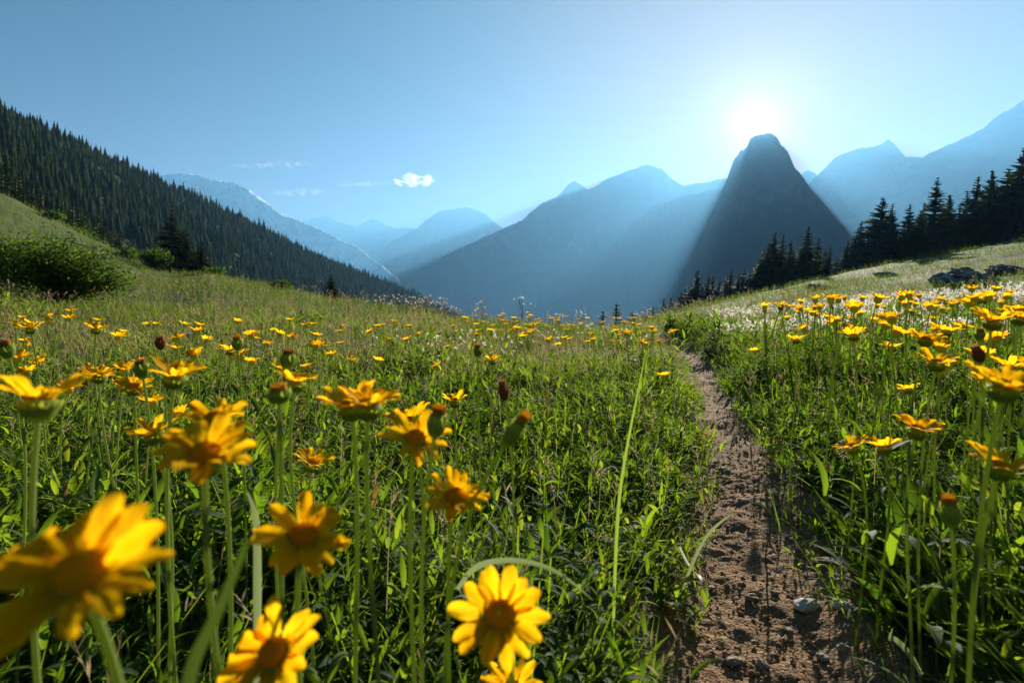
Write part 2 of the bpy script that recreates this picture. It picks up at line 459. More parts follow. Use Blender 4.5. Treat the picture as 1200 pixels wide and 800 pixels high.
def off_path(x, y, w=.105, seed=31):
    d = path_d(x, y)
    return np.abs(d) > w + .045 * (1 - sstep(.8, 1.6, y)) + .05 * vnoise(x * 7, y * 7, seed) + .03 * sstep(2, 5, y) * -1


def lush(x, y):                  # how tall the herbs stand, in clumps
    d = path_d(x, y)
    k = .75 + .62 * fbm(x * 1.3, y * 1.3, 3, 41)
    k = k * (.55 + .45 * sstep(.12, .45, np.abs(d)))
    k = k * np.where(d > 0, 1.25, 1.0)
    return np.clip(k, .3, 1.4)


veg = []
# fine grass, near to middle distance
x, y = scatter(2700, .12, 14, falloff=2.8, thmax=1.3)
ok = off_path(x, y) & (rs.rand(len(x)) < .55 + .45 * fbm(x * 2.2, y * 2.2, 2, 51) + .3)
x, y = x[ok], y[ok]; z = zt(x, y); r = np.hypot(x, y); n = len(x); h = lush(x, y)
big = np.maximum(1, r / 3.0) ** .75
patch = np.clip(.24 + .10 * sstep(2.5, 6, r) - .10 * (path_d(x, y) > 0) + .40 * fbm(x * .45, y * .45, 3, 61) + .25 * rs.randn(n) + .05 * np.clip(r - 2, 0, 5), 0, 1)
veg.append(('g', blades(np.stack([x, y, z - .01], 1), rs.rand(n) * 6.283, .75 + .75 * rs.rand(n), .4 + 1.3 * rs.rand(n),
    (.08 + .17 * rs.rand(n)) * h * np.minimum(big, 1.25), (.0022 + .0028 * rs.rand(n)) * big, 4, prof_grass, 0, np.clip(patch, 0, 1), rs.rand(n) * 1.2 - .6, rs.randn(n) * .4)))
gv, gq, gt = merge([v for k, v in veg if k == 'g'])
tag(obj('meadow_grass', mesh_np('meadow_grass', gv, gq, gt, mats=(M['grass'],))), kind='stuff')

# slopes: grass tufts growing coarser with distance
x, y = scatter(700, 7, 120, falloff=7.0)
ok = off_path(x, y, .2); x, y = x[ok], y[ok]; r = np.hypot(x, y); n = len(x); z = zt(x, y)
pt = np.clip(np.where(x > 2, .20, .38) + np.where(x > 2, .40, .6) * fbm(x / 5, y / 5, 4, 71) + .16 * rs.randn(n), 0, 1)
keep = rs.rand(n) < np.clip(.75 + .8 * fbm(x / 2.5, y / 2.5, 2, 73), .2, 1); x, y, z, r, pt = x[keep], y[keep], z[keep], r[keep], pt[keep]; n = len(x)
bg = (r / 10) ** .55
gv = blades(np.stack([x, y, z - .02], 1), rs.rand(n) * 6.283, .9 + .6 * rs.rand(n), .3 + 1.0 * rs.rand(n), (.12 + .16 * rs.rand(n)) * bg * (.8 + .5 * fbm(x / 3, y / 3, 2, 75)), .009 * bg ** 1.5 * (.6 + .8 * rs.rand(n)), 2, prof_grass, 0, pt, rs.rand(n) * 2 - 1)
tag(obj('hillside_grass', mesh_np('hillside_grass', *gv, mats=(M['far_grass'],))), kind='stuff')

# broad-leaved herbs: basal leaves and leafy stems
cx0, cy0 = scatter(58, .14, 10, falloff=3.0, thmax=1.35)
ok = off_path(cx0, cy0, .15, 33); cx0, cy0 = cx0[ok], cy0[ok]
dens = .85 + .6 * fbm(cx0 * 1.7, cy0 * 1.7, 2, 81)
right = path_d(cx0, cy0) > 0
dens = np.where(right, dens + .25, dens) * (1 - .80 * sstep(1.8, 3.8, cy0) * ~right)
ok = rs.rand(len(cx0)) < dens; cx0, cy0 = cx0[ok], cy0[ok]; ncl = len(cx0)
cr_ = np.hypot(cx0, cy0); cH = (.15 + .20 * rs.rand(ncl) ** 1.3) * lush(cx0, cy0) * np.where(path_d(cx0, cy0) > 0, 1, 1 + .28 * (1 - sstep(.9, 1.9, cr_))); cS = .6 + .6 * rs.rand(ncl); cT = rs.randn(ncl); cL = rs.rand(ncl)
nsh = 8
sa = rs.rand(ncl, nsh) * 6.283; sd = np.sqrt(rs.rand(ncl, nsh)) * .045 * np.maximum(1, cr_ / 3)[:, None]
rep = lambda a_: np.repeat(a_, nsh)
x = (cx0[:, None] + np.cos(sa) * sd).ravel(); y = (cy0[:, None] + np.sin(sa) * sd).ravel(); laz = (sa + .4 * rs.randn(ncl, nsh)).ravel()
ns = len(x); z = zt(x, y); h = np.clip(rep(cH) / .25, .5, 1.3); r = np.hypot(x, y); big = np.maximum(1, r / 3.5) ** .6
lean = np.clip(.25 + (sd / .045).ravel() / np.maximum(1, rep(cr_) / 3) * .75 + .15 * rs.randn(ns), .05, 1.3)
parts = []
H = rep(cH) * (.65 + .45 * rs.rand(ns)) * np.where(path_d(x, y) > 0, 1.12, 1.0)
nl = 9; ga = np.arange(nl) * 2.4
k = np.tile((np.arange(nl) / (nl - 1)) ** .85, (ns, 1))
hz = k * H[:, None] / np.sqrt(1 + .5 * lean ** 2)[:, None]
bx = x[:, None] + np.cos(laz)[:, None] * hz * lean[:, None]; by = y[:, None] + np.sin(laz)[:, None] * hz * lean[:, None]; bz = z[:, None] + hz
az = laz[:, None] + ga[None] + .5 * rs.randn(ns, nl)
el = .30 + .70 * k + .28 * rs.randn(ns, nl)
Ln = (.090 - .034 * k) * (.65 + .7 * rs.rand(ns, nl)) * np.clip(h, .7, 1.2)[:, None] * rep(cS * (.72 + .28 * sstep(.6, 1.3, cr_)))[:, None] * big[:, None]
sp_ = np.clip(rep(cL) + .08 * rs.randn(ns), 0, 1)[:, None]
Ln = Ln * (1.25 - .45 * sp_); Wd = Ln * (.12 + .09 * sp_ + .03 * rs.rand(ns, 1)) + .001
tn = np.clip(np.where(path_d(x, y) > 0, .26, .45)[:, None] + .18 * fbm(x * 1.1, y * 1.1, 2, 87)[:, None] + .16 * rep(cT)[:, None] + .12 * rs.randn(ns, 1) + .12 * rs.randn(ns, nl) + .25 * (rs.rand(ns, nl) < .04), 0, 1)  # leaves right of the path: backlit shade put into a darker tint
fl = lambda a_: a_.reshape(-1)
parts.append(blades(np.stack([fl(bx), fl(by), fl(bz)], 1), fl(az), fl(el), .5 + .9 * rs.rand(ns * nl), fl(Ln), fl(Wd), 5, prof_leaf, .28, fl(tn), rs.randn(ns * nl) * .25, rs.randn(ns * nl) * .35))
parts.append(blades(np.stack([x, y, z - .01], 1), laz, PI / 2 - np.arctan(lean), .0 * np.ones(ns), H * np.sqrt(1 + lean ** 2) / np.sqrt(1 + .5 * lean ** 2) + .01, .0035 * big, 3, lambda s: 1 - .5 * s, .5, np.clip(.5 + .2 * rs.randn(ns), 0, 1)))
# rosettes of long leaves
x, y = scatter(170, .2, 6, falloff=3.0, thmax=1.35)
ok = off_path(x, y, .15, 35); x, y = x[ok], y[ok]; ns = len(x); nl = 7; z = zt(x, y); h = lush(x, y)
az = rs.rand(ns, 1) * 6.283 + np.arange(nl)[None] * .9 + .3 * rs.randn(ns, nl)
bx = x[:, None] + .008 * np.cos(az); by = y[:, None] + .008 * np.sin(az); bz = np.repeat(z[:, None], nl, 1)
Ln = (.10 + .10 * rs.rand(ns, nl)) * np.clip(h, .5, 1.25)[:, None]
tn = np.clip(np.where(path_d(x, y) > 0, .22, .38)[:, None] + .2 * rs.randn(ns, 1) + .1 * rs.randn(ns, nl), 0, 1)  # rosettes right of the path are tinted darker for the same painted shade
parts.append(blades(np.stack([fl(bx), fl(by), fl(bz)], 1), fl(az), .75 + .55 * rs.rand(ns * nl), .5 + 1.1 * rs.rand(ns * nl), fl(Ln), fl(Ln) * (.10 + .09 * rs.rand(ns * nl)), 6, prof_leaf, .3, fl(tn), rs.randn(ns * nl) * .3, rs.randn(ns * nl) * .4))
gv, gq, gt = merge(parts)
tag(obj('leafy_ground_cover', mesh_np('leafy_ground_cover', gv, gq, gt, mats=(M['leaf'],))), kind='stuff')

# dry stalks and grass panicles
x, y = scatter(48, .6, 30, falloff=5)
ok = off_path(x, y, .14, 36); x, y = x[ok], y[ok]; n = len(x); r = np.hypot(x, y); z = zt(x, y); big = np.maximum(1, r / 3) ** .8
sA = rs.rand(n) * 6.283; sE = 1.15 + .4 * rs.rand(n); sL = (.18 + .24 * rs.rand(n)) * np.clip(lush(x, y), .6, 1.2) * np.maximum(1, r / 9) ** .3; sC = .1 + .6 * rs.rand(n) ** 2
tt = rs.rand(n); parts = [blades(np.stack([x, y, z], 1), sA, sE, sC, sL, .0018 * big, 4, lambda s: 1 - .6 * s, 0, tt)]
tp = parts[0][0].reshape(n, 5, 2, 3)[:, -1].mean(1); tq = parts[0][0].reshape(n, 5, 2, 3)[:, -2].mean(1)
for j in range(7):
    f = rs.rand(n)[:, None] * .9
    parts.append(blades(tq * f + tp * (1 - f), sA + rs.randn(n) * 1.6, .6 + .7 * rs.rand(n), .3, (.012 + .018 * rs.rand(n)) * big ** .6, .0030 * big, 2, prof_leaf, 0, tt, rs.randn(n)))
gv, gq, gt = merge(parts)
tag(obj('dry_grass', mesh_np('dry_grass', gv, gq, gt, mats=(M['dry'],))), kind='stuff')

# white fluffy seed heads spread through the meadow
def fluff(x, y, hh, size, k=26):
    n = len(x); z = zt(x, y); top = np.stack([x, y, z + hh], 1)
    ps = [blades(np.stack([x, y, z], 1), rs.rand(n) * 6.28, np.full(n, PI / 2 - .05), .1, hh, .0016 * np.maximum(1, y / 3), 2, lambda s: 1 - .3 * s, 0, np.zeros(n))]
    c = np.repeat(top, k, 0); u = rs.randn(n * k, 3); u /= np.linalg.norm(u, axis=1)[:, None]
    sz = np.repeat(size, k) * (.3 + .7 * rs.rand(n * k))
    ps.append(blades(c + u * sz[:, None] * .35, rs.rand(n * k) * 6.28, rs.rand(n * k) * 2 - 1 + .5, .4, sz * .75, sz * .20, 1, lambda s: 1 - .4 * s, 0, rs.rand(n * k), rs.randn(n * k)))
    return (*merge(ps), len(ps[0][1]))


n = 3900; th_ = np.arctan((rs.uniform(830, 1290, n) - CX) / F); r = 6.5 + 9 * rs.rand(n)
x, y = r * np.sin(th_), r * np.cos(th_); ok = (fbm(x / 1.9, y / 1.9, 3, 91) + .10 * rs.randn(n) > -.12) & off_path(x, y, .3); x, y = x[ok], y[ok]
w1 = fluff(x, y, .10 + .18 * rs.rand(len(x)), .030 + .036 * rs.rand(len(x)), 14)
cl = [(455, 396, 5), (505, 402, 4.6), (545, 400, 5), (565, 392, 5.5), (625, 392, 6), (640, 386, 6.6), (595, 403, 4.4), (520, 412, 3.8), (690, 385, 7), (738, 392, 6)]
cx_, cy_ = [], []
for px, py, Yd in cl:
    k = 12; xx = (px - CX) / F * Yd + .13 * rs.randn(k); yy = Yd + .18 * rs.randn(k); cx_.append(xx); cy_.append(yy)
x, y = np.concatenate(cx_), np.concatenate(cy_)
w2 = fluff(x, y, .14 + .16 * rs.rand(len(x)), .012 + .016 * rs.rand(len(x)), 20)
mi_ = np.concatenate([np.r_[np.zeros(w_[3], int), np.ones(len(w_[1]) - w_[3], int)] for w_ in (w1, w2)])
gv, gq, gt = merge([w1[:3], w2[:3]])
tag(obj('white_wildflower_cover', mesh_np('white_wildflower_cover', gv, gq, gt, mats=(M['dry'], M['white']), mi=mi_)), kind='stuff')

# tall white seed-head plants standing against the valley on the crest
SEED = [(468, 343, 11), (476, 349, 10.5), (484, 346, 11.2), (492, 352, 10), (500, 344, 11.5), (508, 350, 10.6), (516, 347, 11.2), (523, 353, 10.2), (533, 357, 10), (456, 352, 11.5), (612, 346, 10.5), (566, 352, 9), (680, 362, 9.5), (655, 364, 9.5), (743, 366, 10.5), (757, 360, 12), (445, 344, 12), (430, 350, 14)]
seedm = []
for s in range(4):
    ps = []; k = 8
    for j in range(k):
        a_ = rs.rand() * 6.28; sp = rs.rand() ** .6
        top = np.array([math.cos(a_) * .22 * sp, math.sin(a_) * .22 * sp, 1 - .35 * sp * rs.rand() - .08 * rs.rand()])
        ln_ = np.linspace(0, 1, 5)[:, None]; pts = np.array([0, 0, .35]) * (1 - ln_) + top * ln_; pts[:, 2] += .05 * np.sin(ln_[:, 0] * PI)
        ps.append(tube(pts, .0035, 4))
    stemv = merge(ps + [tube([(0, 0, -.05), (0, .01, .2), (0, 0, .36)], .0045, 5)])
    hv = []
    for j in range(k):
        base = ps[j][0].reshape(5, 4, 3)[-1].mean(0); kk = 15
        u = rs.randn(kk, 3); u /= np.linalg.norm(u, axis=1)[:, None]
        hd = merge([blades(base + u * .004, np.arctan2(u[:, 1], u[:, 0]), np.arcsin(u[:, 2]), .2, .018 + .022 * rs.rand(kk), .008, 1, lambda s_: 1 - .4 * s_, 0, rs.rand(kk), rs.randn(kk))] + [(lambda l_: (l_[0] * 1.0 + base, l_[1], np.full(len(l_[0]), .3)))(lathe([(.001, -.008), (.008, 0), (.001, .008)], 5))])
        hv.append(mesh_np('seed_head', *hd, mats=(M['white'],)))
    seedm.append((mesh_np('stem', *stemv, mats=(M['dry'],)), hv))
for i, (px, py, Yd) in enumerate(SEED):
    x = (px - CX) / F * Yd; zg = ground_z(x, Yd); H_ = max(.3, EYE + (HY - py) / F * Yd - zg)
    o = empty('seed_head_plant', (x, Yd, zg), 'tall wispy plant with white seed heads on the meadow crest before the valley', 'wildflower', 'white seed head plants on the meadow crest', rnd.uniform(0, 6))
    o.scale = (H_ * 1.2, H_ * 1.2, H_)
    obj('stem', seedm[i % 4][0], o); [obj('seed_head', hm_, o) for hm_ in seedm[i % 4][1]]

# ------------------------------------------------------------------ yellow flowers
def petal_arr(seed, wid=.0091, ln=.0212, r0=.0062, S_=7, C_=5):
    q_ = np.random.RandomState(seed); s = np.linspace(0, 1, S_)[:, None]; c = np.linspace(-1, 1, C_)[None]
    w = wid * .5 * (.50 + .62 * np.sin(PI * np.clip(s * .70 + .06, 0, 1)) ** 1.1) * np.where(s > .9, .86, 1)
    notch = .07 * np.abs(np.cos(c * PI * 1.5)) * (s > .95) - .10 * np.abs(c) ** 2 * (s > .8)
    x = r0 + ln * (s + notch) * (1 + .0 * c); yv = w * c + .0012 * q_.randn() * s * s
    a0, a1 = q_.uniform(.58, .86), q_.uniform(.15, .5)
    zv = ln * (a0 * s - a1 * .55 * s * s) + .0011 * (np.abs(c) ** 1.5 * 1.2 - .45 * np.cos(c * PI * 2)) * np.sin(PI * s * .9) + .0004 * q_.randn(S_, C_)
    v = np.stack(np.broadcast_arrays(x, yv, zv), -1)
    idx = np.arange(S_ * C_).reshape(S_, C_)
    f = np.stack([idx[:-1, :-1], idx[:-1, 1:], idx[1:, 1:], idx[1:, :-1]], -1).reshape(-1, 4)
    return v.reshape(-1, 3), f, None


petals = [mesh_np('petal', *petal_arr(100 + k)[:2], mats=(M['petal'],)) for k in range(6)]


def disc_arr():
    v, f, _ = lathe([(.0078, 0), (.0080, .0016), (.0070, .0034), (.0050, .0046), (.0026, .0052), (.0003, .0054)], 18)
    ps = [(v, f, None)]
    for i in range(90):
        r_ = .0079 * math.sqrt((i + .5) / 90); a_ = i * 2.39996; hh = .0054 - .0042 * (r_ / .0080) ** 2.2
        c = np.array([r_ * math.cos(a_), r_ * math.sin(a_), hh - .0006]); ln_ = .0018 + .0010 * (r_ / .0098)
        d = np.array([r_ * math.cos(a_) * 55 * .5, r_ * math.sin(a_) * 55 * .5, 1.0]); d /= np.linalg.norm(d)
        ps.append(tube([c, c + d * ln_ * .6, c + d * ln_], [.0006, .00068, .0002], 4))
    return merge(ps)


disc_me = mesh_np('disc', *disc_arr()[:2], mats=(M['disc'],))


def calyx_arr():
    v, f, _ = lathe([(.0026, -.0145), (.0050, -.0135), (.0092, -.0100), (.0111, -.0058), (.0111, -.0024), (.0094, -.0005), (.004, -.0003)], 18)
    k = 16; a_ = np.arange(k) * 2 * PI / k
    b = blades(np.stack([.0086 * np.cos(a_), .0086 * np.sin(a_), np.full(k, -.0118)], 1), a_, np.full(k, 1.15), np.full(k, -.25 + .35), .0132, .0046, 4, prof_leaf, .2)
    return merge([(v, f, None), b])


cal_v, cal_q, _ = calyx_arr()
calyx_me = mesh_np('flower_head', cal_v, cal_q, mats=(M['calyx'],))


def corolla_arr(seed, n=12):
    q_ = np.random.RandomState(seed); ps = []
    for i in range(n):
        v, f, _ = petal_arr(seed * 31 + i)
        a_ = i * 2 * PI / n + q_.randn() * .08; sc = q_.uniform(.85, 1.1); c, s_ = math.cos(a_), math.sin(a_)
        v = v * np.array([sc, 1, 1]); ps.append((np.stack([v[:, 0] * c - v[:, 1] * s_, v[:, 0] * s_ + v[:, 1] * c, v[:, 2] + (i % 2) * .0006], 1), f, None))
    return merge(ps)


cor = [mesh_np('corolla', *corolla_arr(k, 11 + k % 3)[:2], mats=(M['petal'],)) for k in range(5)]
dv, dq, _ = disc_arr(); ld = lathe([(.0098, 0), (.0092, .004), (.005, .0065), (.0003, .0072)], 10)
smalld = mesh_np('disc', *ld[:2], mats=(M['disc'],)); lc = lathe([(.0026, -.0145), (.0092, -.0100), (.0113, -.004), (.0095, .0004)], 10)
smallc = mesh_np('flower_head', *lc[:2], mats=(M['calyx'],))
# far flower: one small mesh with stem, cup, petals and disc
tiny = []
for k in range(4):
    cv, cq, _ = corolla_arr(50 + k, 10); st = tube([(0, 0, -.36), (.006, .004, -.18), (0, 0, -.012)], .003, 5)
    ps = [(cv, cq, None), ld, lc, st]; mi = np.concatenate([np.full(len(p_[1]), j) for j, p_ in enumerate(ps)])
    v, f, _ = merge(ps); v = v + np.array([0, 0, .36])
    tiny.append(mesh_np('yellow_flower', v, f, mats=(M['petal'], M['disc'], M['calyx'], M['stem']), mi=mi))
DIA = .056


def stem_curve(base, head, axis, n=14, bow=.0):
    base, head, axis = map(np.asarray, (base, head, axis)); Lh = np.linalg.norm(head - base)
    t = np.linspace(0, 1, n)[:, None]; c1 = base + np.array([0, 0, 1.0]) * Lh * .4 + np.array([bow, 0, 0]); c2 = head - axis * Lh * .28
    return (1 - t) ** 3 * base + 3 * (1 - t) ** 2 * t * c1 + 3 * (1 - t) * t * t * c2 + t ** 3 * head


def head_matrix(tilt, tdir, spin, sc):
    """tilt degrees; tdir 0 = towards the camera (-y), 90 = to the right (+x)"""
    d = math.radians(tdir); ax = Vector((math.sin(d) * math.sin(math.radians(tilt)), -math.cos(d) * math.sin(math.radians(tilt)), math.cos(math.radians(tilt))))
    rot = Vector((0, 0, 1)).rotation_difference(ax).to_matrix().to_4x4()
    return rot @ Matrix.Rotation(spin, 4, 'Z') @ Matrix.Scale(sc, 4), np.array(ax)


def flower(headpos, tilt, tdir, label, group, detail, sc=1.0, npet=13, bx=None, name='yellow_flower'):
    hx, hy, hz = headpos
    if bx is None: bx = (rnd.uniform(-.04, .04), rnd.uniform(-.02, .05))
    gx, gy = hx + bx[0], max(hy + bx[1], .1); gz = ground_z(gx, gy)
    o = empty(name, (gx, gy, gz), label, 'flower', group)
    mtx, ax = head_matrix(tilt, tdir, rnd.uniform(0, 6.28), sc)
    loc = np.array([hx - gx, hy - gy, hz - gz]); mtx = Matrix.Translation(Vector(loc)) @ mtx
    cup = loc - ax * .0135 * sc
    pts = stem_curve((0, 0, -.02), cup, ax, 16 if detail > 1 else 8, rnd.uniform(-.02, .02))
    v, f, _ = tube(pts, np.linspace(.0023, .0019, len(pts)) * sc, 8 if detail > 1 else 5)
    obj('stem', mesh_np('stem', v, f, mats=(M['stem'],)), o)
    if detail > 1:
        h = obj('flower_head', calyx_me, o, mtx); obj('disc', disc_me, h)
        npet += 1
        for i in range(npet):
            a_ = i * 2 * PI / npet + rnd.gauss(0, .05)
            if rnd.random() < .03: continue
            m_ = Matrix.Rotation(a_, 4, 'Z') @ Matrix.Translation((0, 0, (i % 2) * .0007)) @ Matrix.Rotation(rnd.gauss(.32 * min(1, max(0, (tilt - 15) / 15)), .06), 4, 'Y') @ Matrix.Rotation(rnd.gauss(0, .10), 4, 'X') @ Matrix.Diagonal((rnd.uniform(.86, 1.1), rnd.uniform(.85, 1.08), 1, 1))
            obj('petal', petals[rnd.randrange(6)], h, m_)
    else:
        h = obj('flower_head', smallc, o, mtx); obj('disc', smalld, h); obj('corolla', cor[rnd.randrange(5)], h)
    return o


GN, GR = 'yellow flowers in the left foreground', 'yellow flowers right of the path'
HAND = [  # column, row, width in pixels, tilt, tilt direction, number of petals, stem foot offset, label, group
    (92, 672, 186, 29, 10, 13, (.02, .03), 'largest and most blurred yellow flower, at the lower left edge', GN),
    (47, 468, 98, 8, 180, 12, (.0, .02), 'yellow flower seen from the side at the far left edge', GN),
    (205, 441, 62, 12, 60, 12, (.0, .03), 'upright yellow flower above the overlapping pair on the left', GN),
    (253, 490, 76, 26, 10, 12, (-.01, .04), 'yellow flower tucked behind the large front one on the left', GN),
    (240, 532, 112, 24, 30, 12, (.03, .0), 'large yellow flower overlapping the one right behind it on the left', GN),
    (180, 508, 56, 14, 300, 11, (-.01, .05), 'smaller yellow flower left of the overlapping pair', GN),
    (116, 440, 38, 10, 30, 12, (.01, .06), 'small yellow flower between the left edge bloom and the upright one', GN),
    (157, 453, 42, 24, 30, 11, (-.02, .06), 'small tilted yellow flower left of the upright flower', GN),
    (412, 475, 74, 8, 340, 12, (.0, .02), 'front flower of the flat yellow double bloom', GN),
    (432, 474, 76, 7, 40, 12, (.0, .03), 'rear flower of the flat yellow double bloom', GN),
    (487, 513, 74, 33, 20, 11, (.0, .02), 'ragged yellow flower with upright petals near the centre', GN),
    (480, 494, 52, 20, 320, 11, (.01, .05), 'yellow flower hidden behind the ragged one', GN),
    (533, 581, 74, 26, 20, 12, (-.005, .01), 'yellow flower on a straight stem above the big face-on bloom', GN),
    (356, 627, 102, 35, 30, 13, (.01, .0), 'yellow flower with narrow petals tilted to the right, below centre left', GN),
    (586, 720, 104, 50, 350, 13, (-.01, .05), 'face-on yellow flower at the bottom centre', GN),
    (321, 764, 112, 48, 330, 13, (.03, .04), 'face-on yellow flower at the bottom left cut by the frame', GN),
    (600, 808, 70, 30, 0, 12, (.0, .02), 'yellow flower peeking in at the bottom edge', GN),
    (367, 542, 46, 16, 60, 11, (.02, .05), 'small low yellow flower in the leaves under the green bud', GN),
    (347, 447, 50, 10, 90, 12, (.015, .02), 'yellow flower leaning over the round green bud', GN),
    (533, 470, 32, 6, 0, 12, (.0, .04), 'small flat yellow flower above the centre buds', GN),
    (113, 385, 27, 10, 60, 11, (.0, .05), 'yellow flower in front of the green shrub', GN),
    (36, 385, 28, 12, 0, 11, (.0, .05), 'yellow flower at the left end of the row below the shrub', GN),
    (270, 411, 24, 8, 180, 11, (.0, .05), 'orange yellow flower right of the small dry bud', GN),
    (370, 406, 19, 20, 0, 11, (.0, .05), 'solitary small yellow flower in the grass left of centre', GN),
    (577, 422, 22, 6, 0, 11, (.0, .05), 'solitary small yellow flower in the grass at the centre', GN),
    (778, 440, 17, 10, 180, 11, (.0, .03), 'lone yellow flower beside the left edge of the path', GN),
    (1171, 547, 66, 13, 20, 12, (-.02, .0), 'yellow flower at the right edge above the orange bud', GR),
    (1075, 503, 50, 12, 30, 14, (.005, .02), 'shaggy yellow flower with many narrow petals right of the path', GR),
    (998, 523, 38, 20, 250, 11, (.02, .03), 'left one of two small yellow flowers beside the path', GR),
    (1035, 523, 40, 14, 200, 11, (.01, .03), 'right one of two small yellow flowers beside the path', GR),
    (1098, 425, 44, 16, 0, 12, (.0, .03), 'yellow flower with large green cup in front of the right crowd', GR),
    (1176, 453, 78, 12, 10, 13, (.0, .03), 'wide flat yellow flower at the right edge', GR),
    (1183, 430, 44, 8, 90, 12, (.0, .03), 'yellow flower just above the wide flat one', GR),
    (1163, 376, 46, 8, 20, 13, (.005, .02), 'tall yellow double bloom on the upper right', GR),
    (1194, 373, 38, 8, 90, 12, (.005, .02), 'yellow flower touching the tall double bloom at the right edge', GR),
    (1085, 398, 36, 22, 0, 12, (.0, .03), 'yellow flower with spread petals in the right crowd', GR),
    (1108, 388, 32, 10, 90, 12, (.0, .03), 'yellow flower at the upper right of the right crowd', GR),
    (1000, 393, 30, 10, 180, 12, (.0, .03), 'upright yellow flower at the left side of the right crowd', GR),
    (1045, 407, 25, 6, 180, 11, (.0, .03), 'small yellow flower with dark green cup below the right crowd', GR),
    (1146, 351, 22, 8, 180, 11, (.0, .03), 'yellow flower highest on the right against the rocks', GR),
    (1065, 456, 25, 20, 180, 10, (.01, .03), 'faded yellow flower low in the leaves on the right', GR),
    (1172, 491, 20, 30, 0, 9, (.0, .02), 'small half open yellow flower below the wide flat one', GR),
    (933, 398, 22, 8, 180, 11, (.0, .03), 'yellow flower on the left fringe of the right crowd', GR),
    (884, 411, 14, 10, 180, 10, (.0, .03), 'small yellow flower nearest the bend of the path', GR),
]
for px, py, w, ti, td, npet, foot, lab, grp in HAND:
    sc = rnd.uniform(.96, 1.04); Yd = F * DIA * sc / w
    flower(P(px, py, Yd), ti, td, lab, grp, 2 if w > 21 else 1, sc, npet, foot)

# middle-distance flowers
MID = []


def add_mid(n, px0, px1, y0, y1, h0, h1, lab, grp, pw=1.0):
    k = 0; tries = 0
    while k < n and tries < n * 40:
        tries += 1
        px = rnd.uniform(px0, px1); Yd = y0 + (y1 - y0) * rnd.random() ** pw; x = (px - CX) / F * Yd
        if abs(float(path_d(np.array([x]), np.array([Yd]))[0])) < .22: continue
        if any(abs(x - a_) < .045 and abs(Yd - b_) < .06 for a_, b_ in MID): continue
        zg = ground_z(x, Yd); hd = rnd.uniform(h0, h1)
        MID.append((x, Yd)); k += 1
        sc = rnd.uniform(.82, 1.08)
        if Yd < 3.4:
            flower((x, Yd, zg + hd), rnd.uniform(2, 28), rnd.uniform(0, 360), lab, grp, 1, sc)
        else:
            o = obj('yellow_flower', tiny[rnd.randrange(4)]); o.location = (x, Yd, zg - .01)
            s_ = sc * (1.5 + .05 * max(0, Yd - 4)); o.scale = (s_, s_, hd / .36)
            o.rotation_euler = (rnd.gauss(0, .16), rnd.gauss(0, .16), rnd.uniform(0, 6)); tag(o, lab, 'flower', grp)


add_mid(52, 0, 330, 1.2, 3.8, .30, .46, 'small yellow flower in the grass on the left between shrub and near blooms', 'small yellow flowers on the left', 1.2)
add_mid(24, 300, 540, 2.2, 6, .26, .40, 'small scattered yellow flower in the grass left of centre', 'scattered yellow flowers left of centre')
add_mid(96, 530, 790, 4.0, 9.5, .24, .38, 'tiny yellow flower in the crowded band on the central meadow crest', 'yellow flowers along the meadow crest', .9)
add_mid(10, 640, 800, 3.0, 5.5, .28, .40, 'small yellow flower in the grass just left of the path', 'yellow flowers left of the path')
add_mid(84, 850, 1200, 1.45, 4.4, .43, .57, 'small yellow flower in the dense crowd right of the path', 'crowded yellow flowers right of the path', 1.3)
add_mid(12, 1020, 1210, 1.0, 1.6, .43, .55, 'small yellow flower in the dense crowd right of the path', 'crowded yellow flowers right of the path')

# buds
def bud_meshes():
    cup = lathe([(.0024, -.016), (.0060, -.0145), (.0098, -.0085), (.0108, -.001), (.0098, .006), (.0080, .0095), (.003, .0105)], 16)
    k = 14; a_ = np.arange(k) * 2 * PI / k
    sep = blades(np.stack([.0082 * np.cos(a_), .0082 * np.sin(a_), np.full(k, -.0125)], 1), a_, np.full(k, 1.15), np.full(k, -.65), .024, .0048, 5, prof_leaf, .2)
    c = merge([cup, sep])
    a2 = np.arange(15) * 2 * PI / 15
    tipv = merge([lathe([(.0080, .006), (.0078, .012), (.0055, .0165), (.0005, .0180)], 14),
                  blades(np.stack([.0070 * np.cos(a2), .0070 * np.sin(a2), np.full(15, .007)], 1), a2, np.full(15, 1.35), np.full(15, -.55), .0135, .0034, 4, prof_leaf, .3)])
    return c, tipv


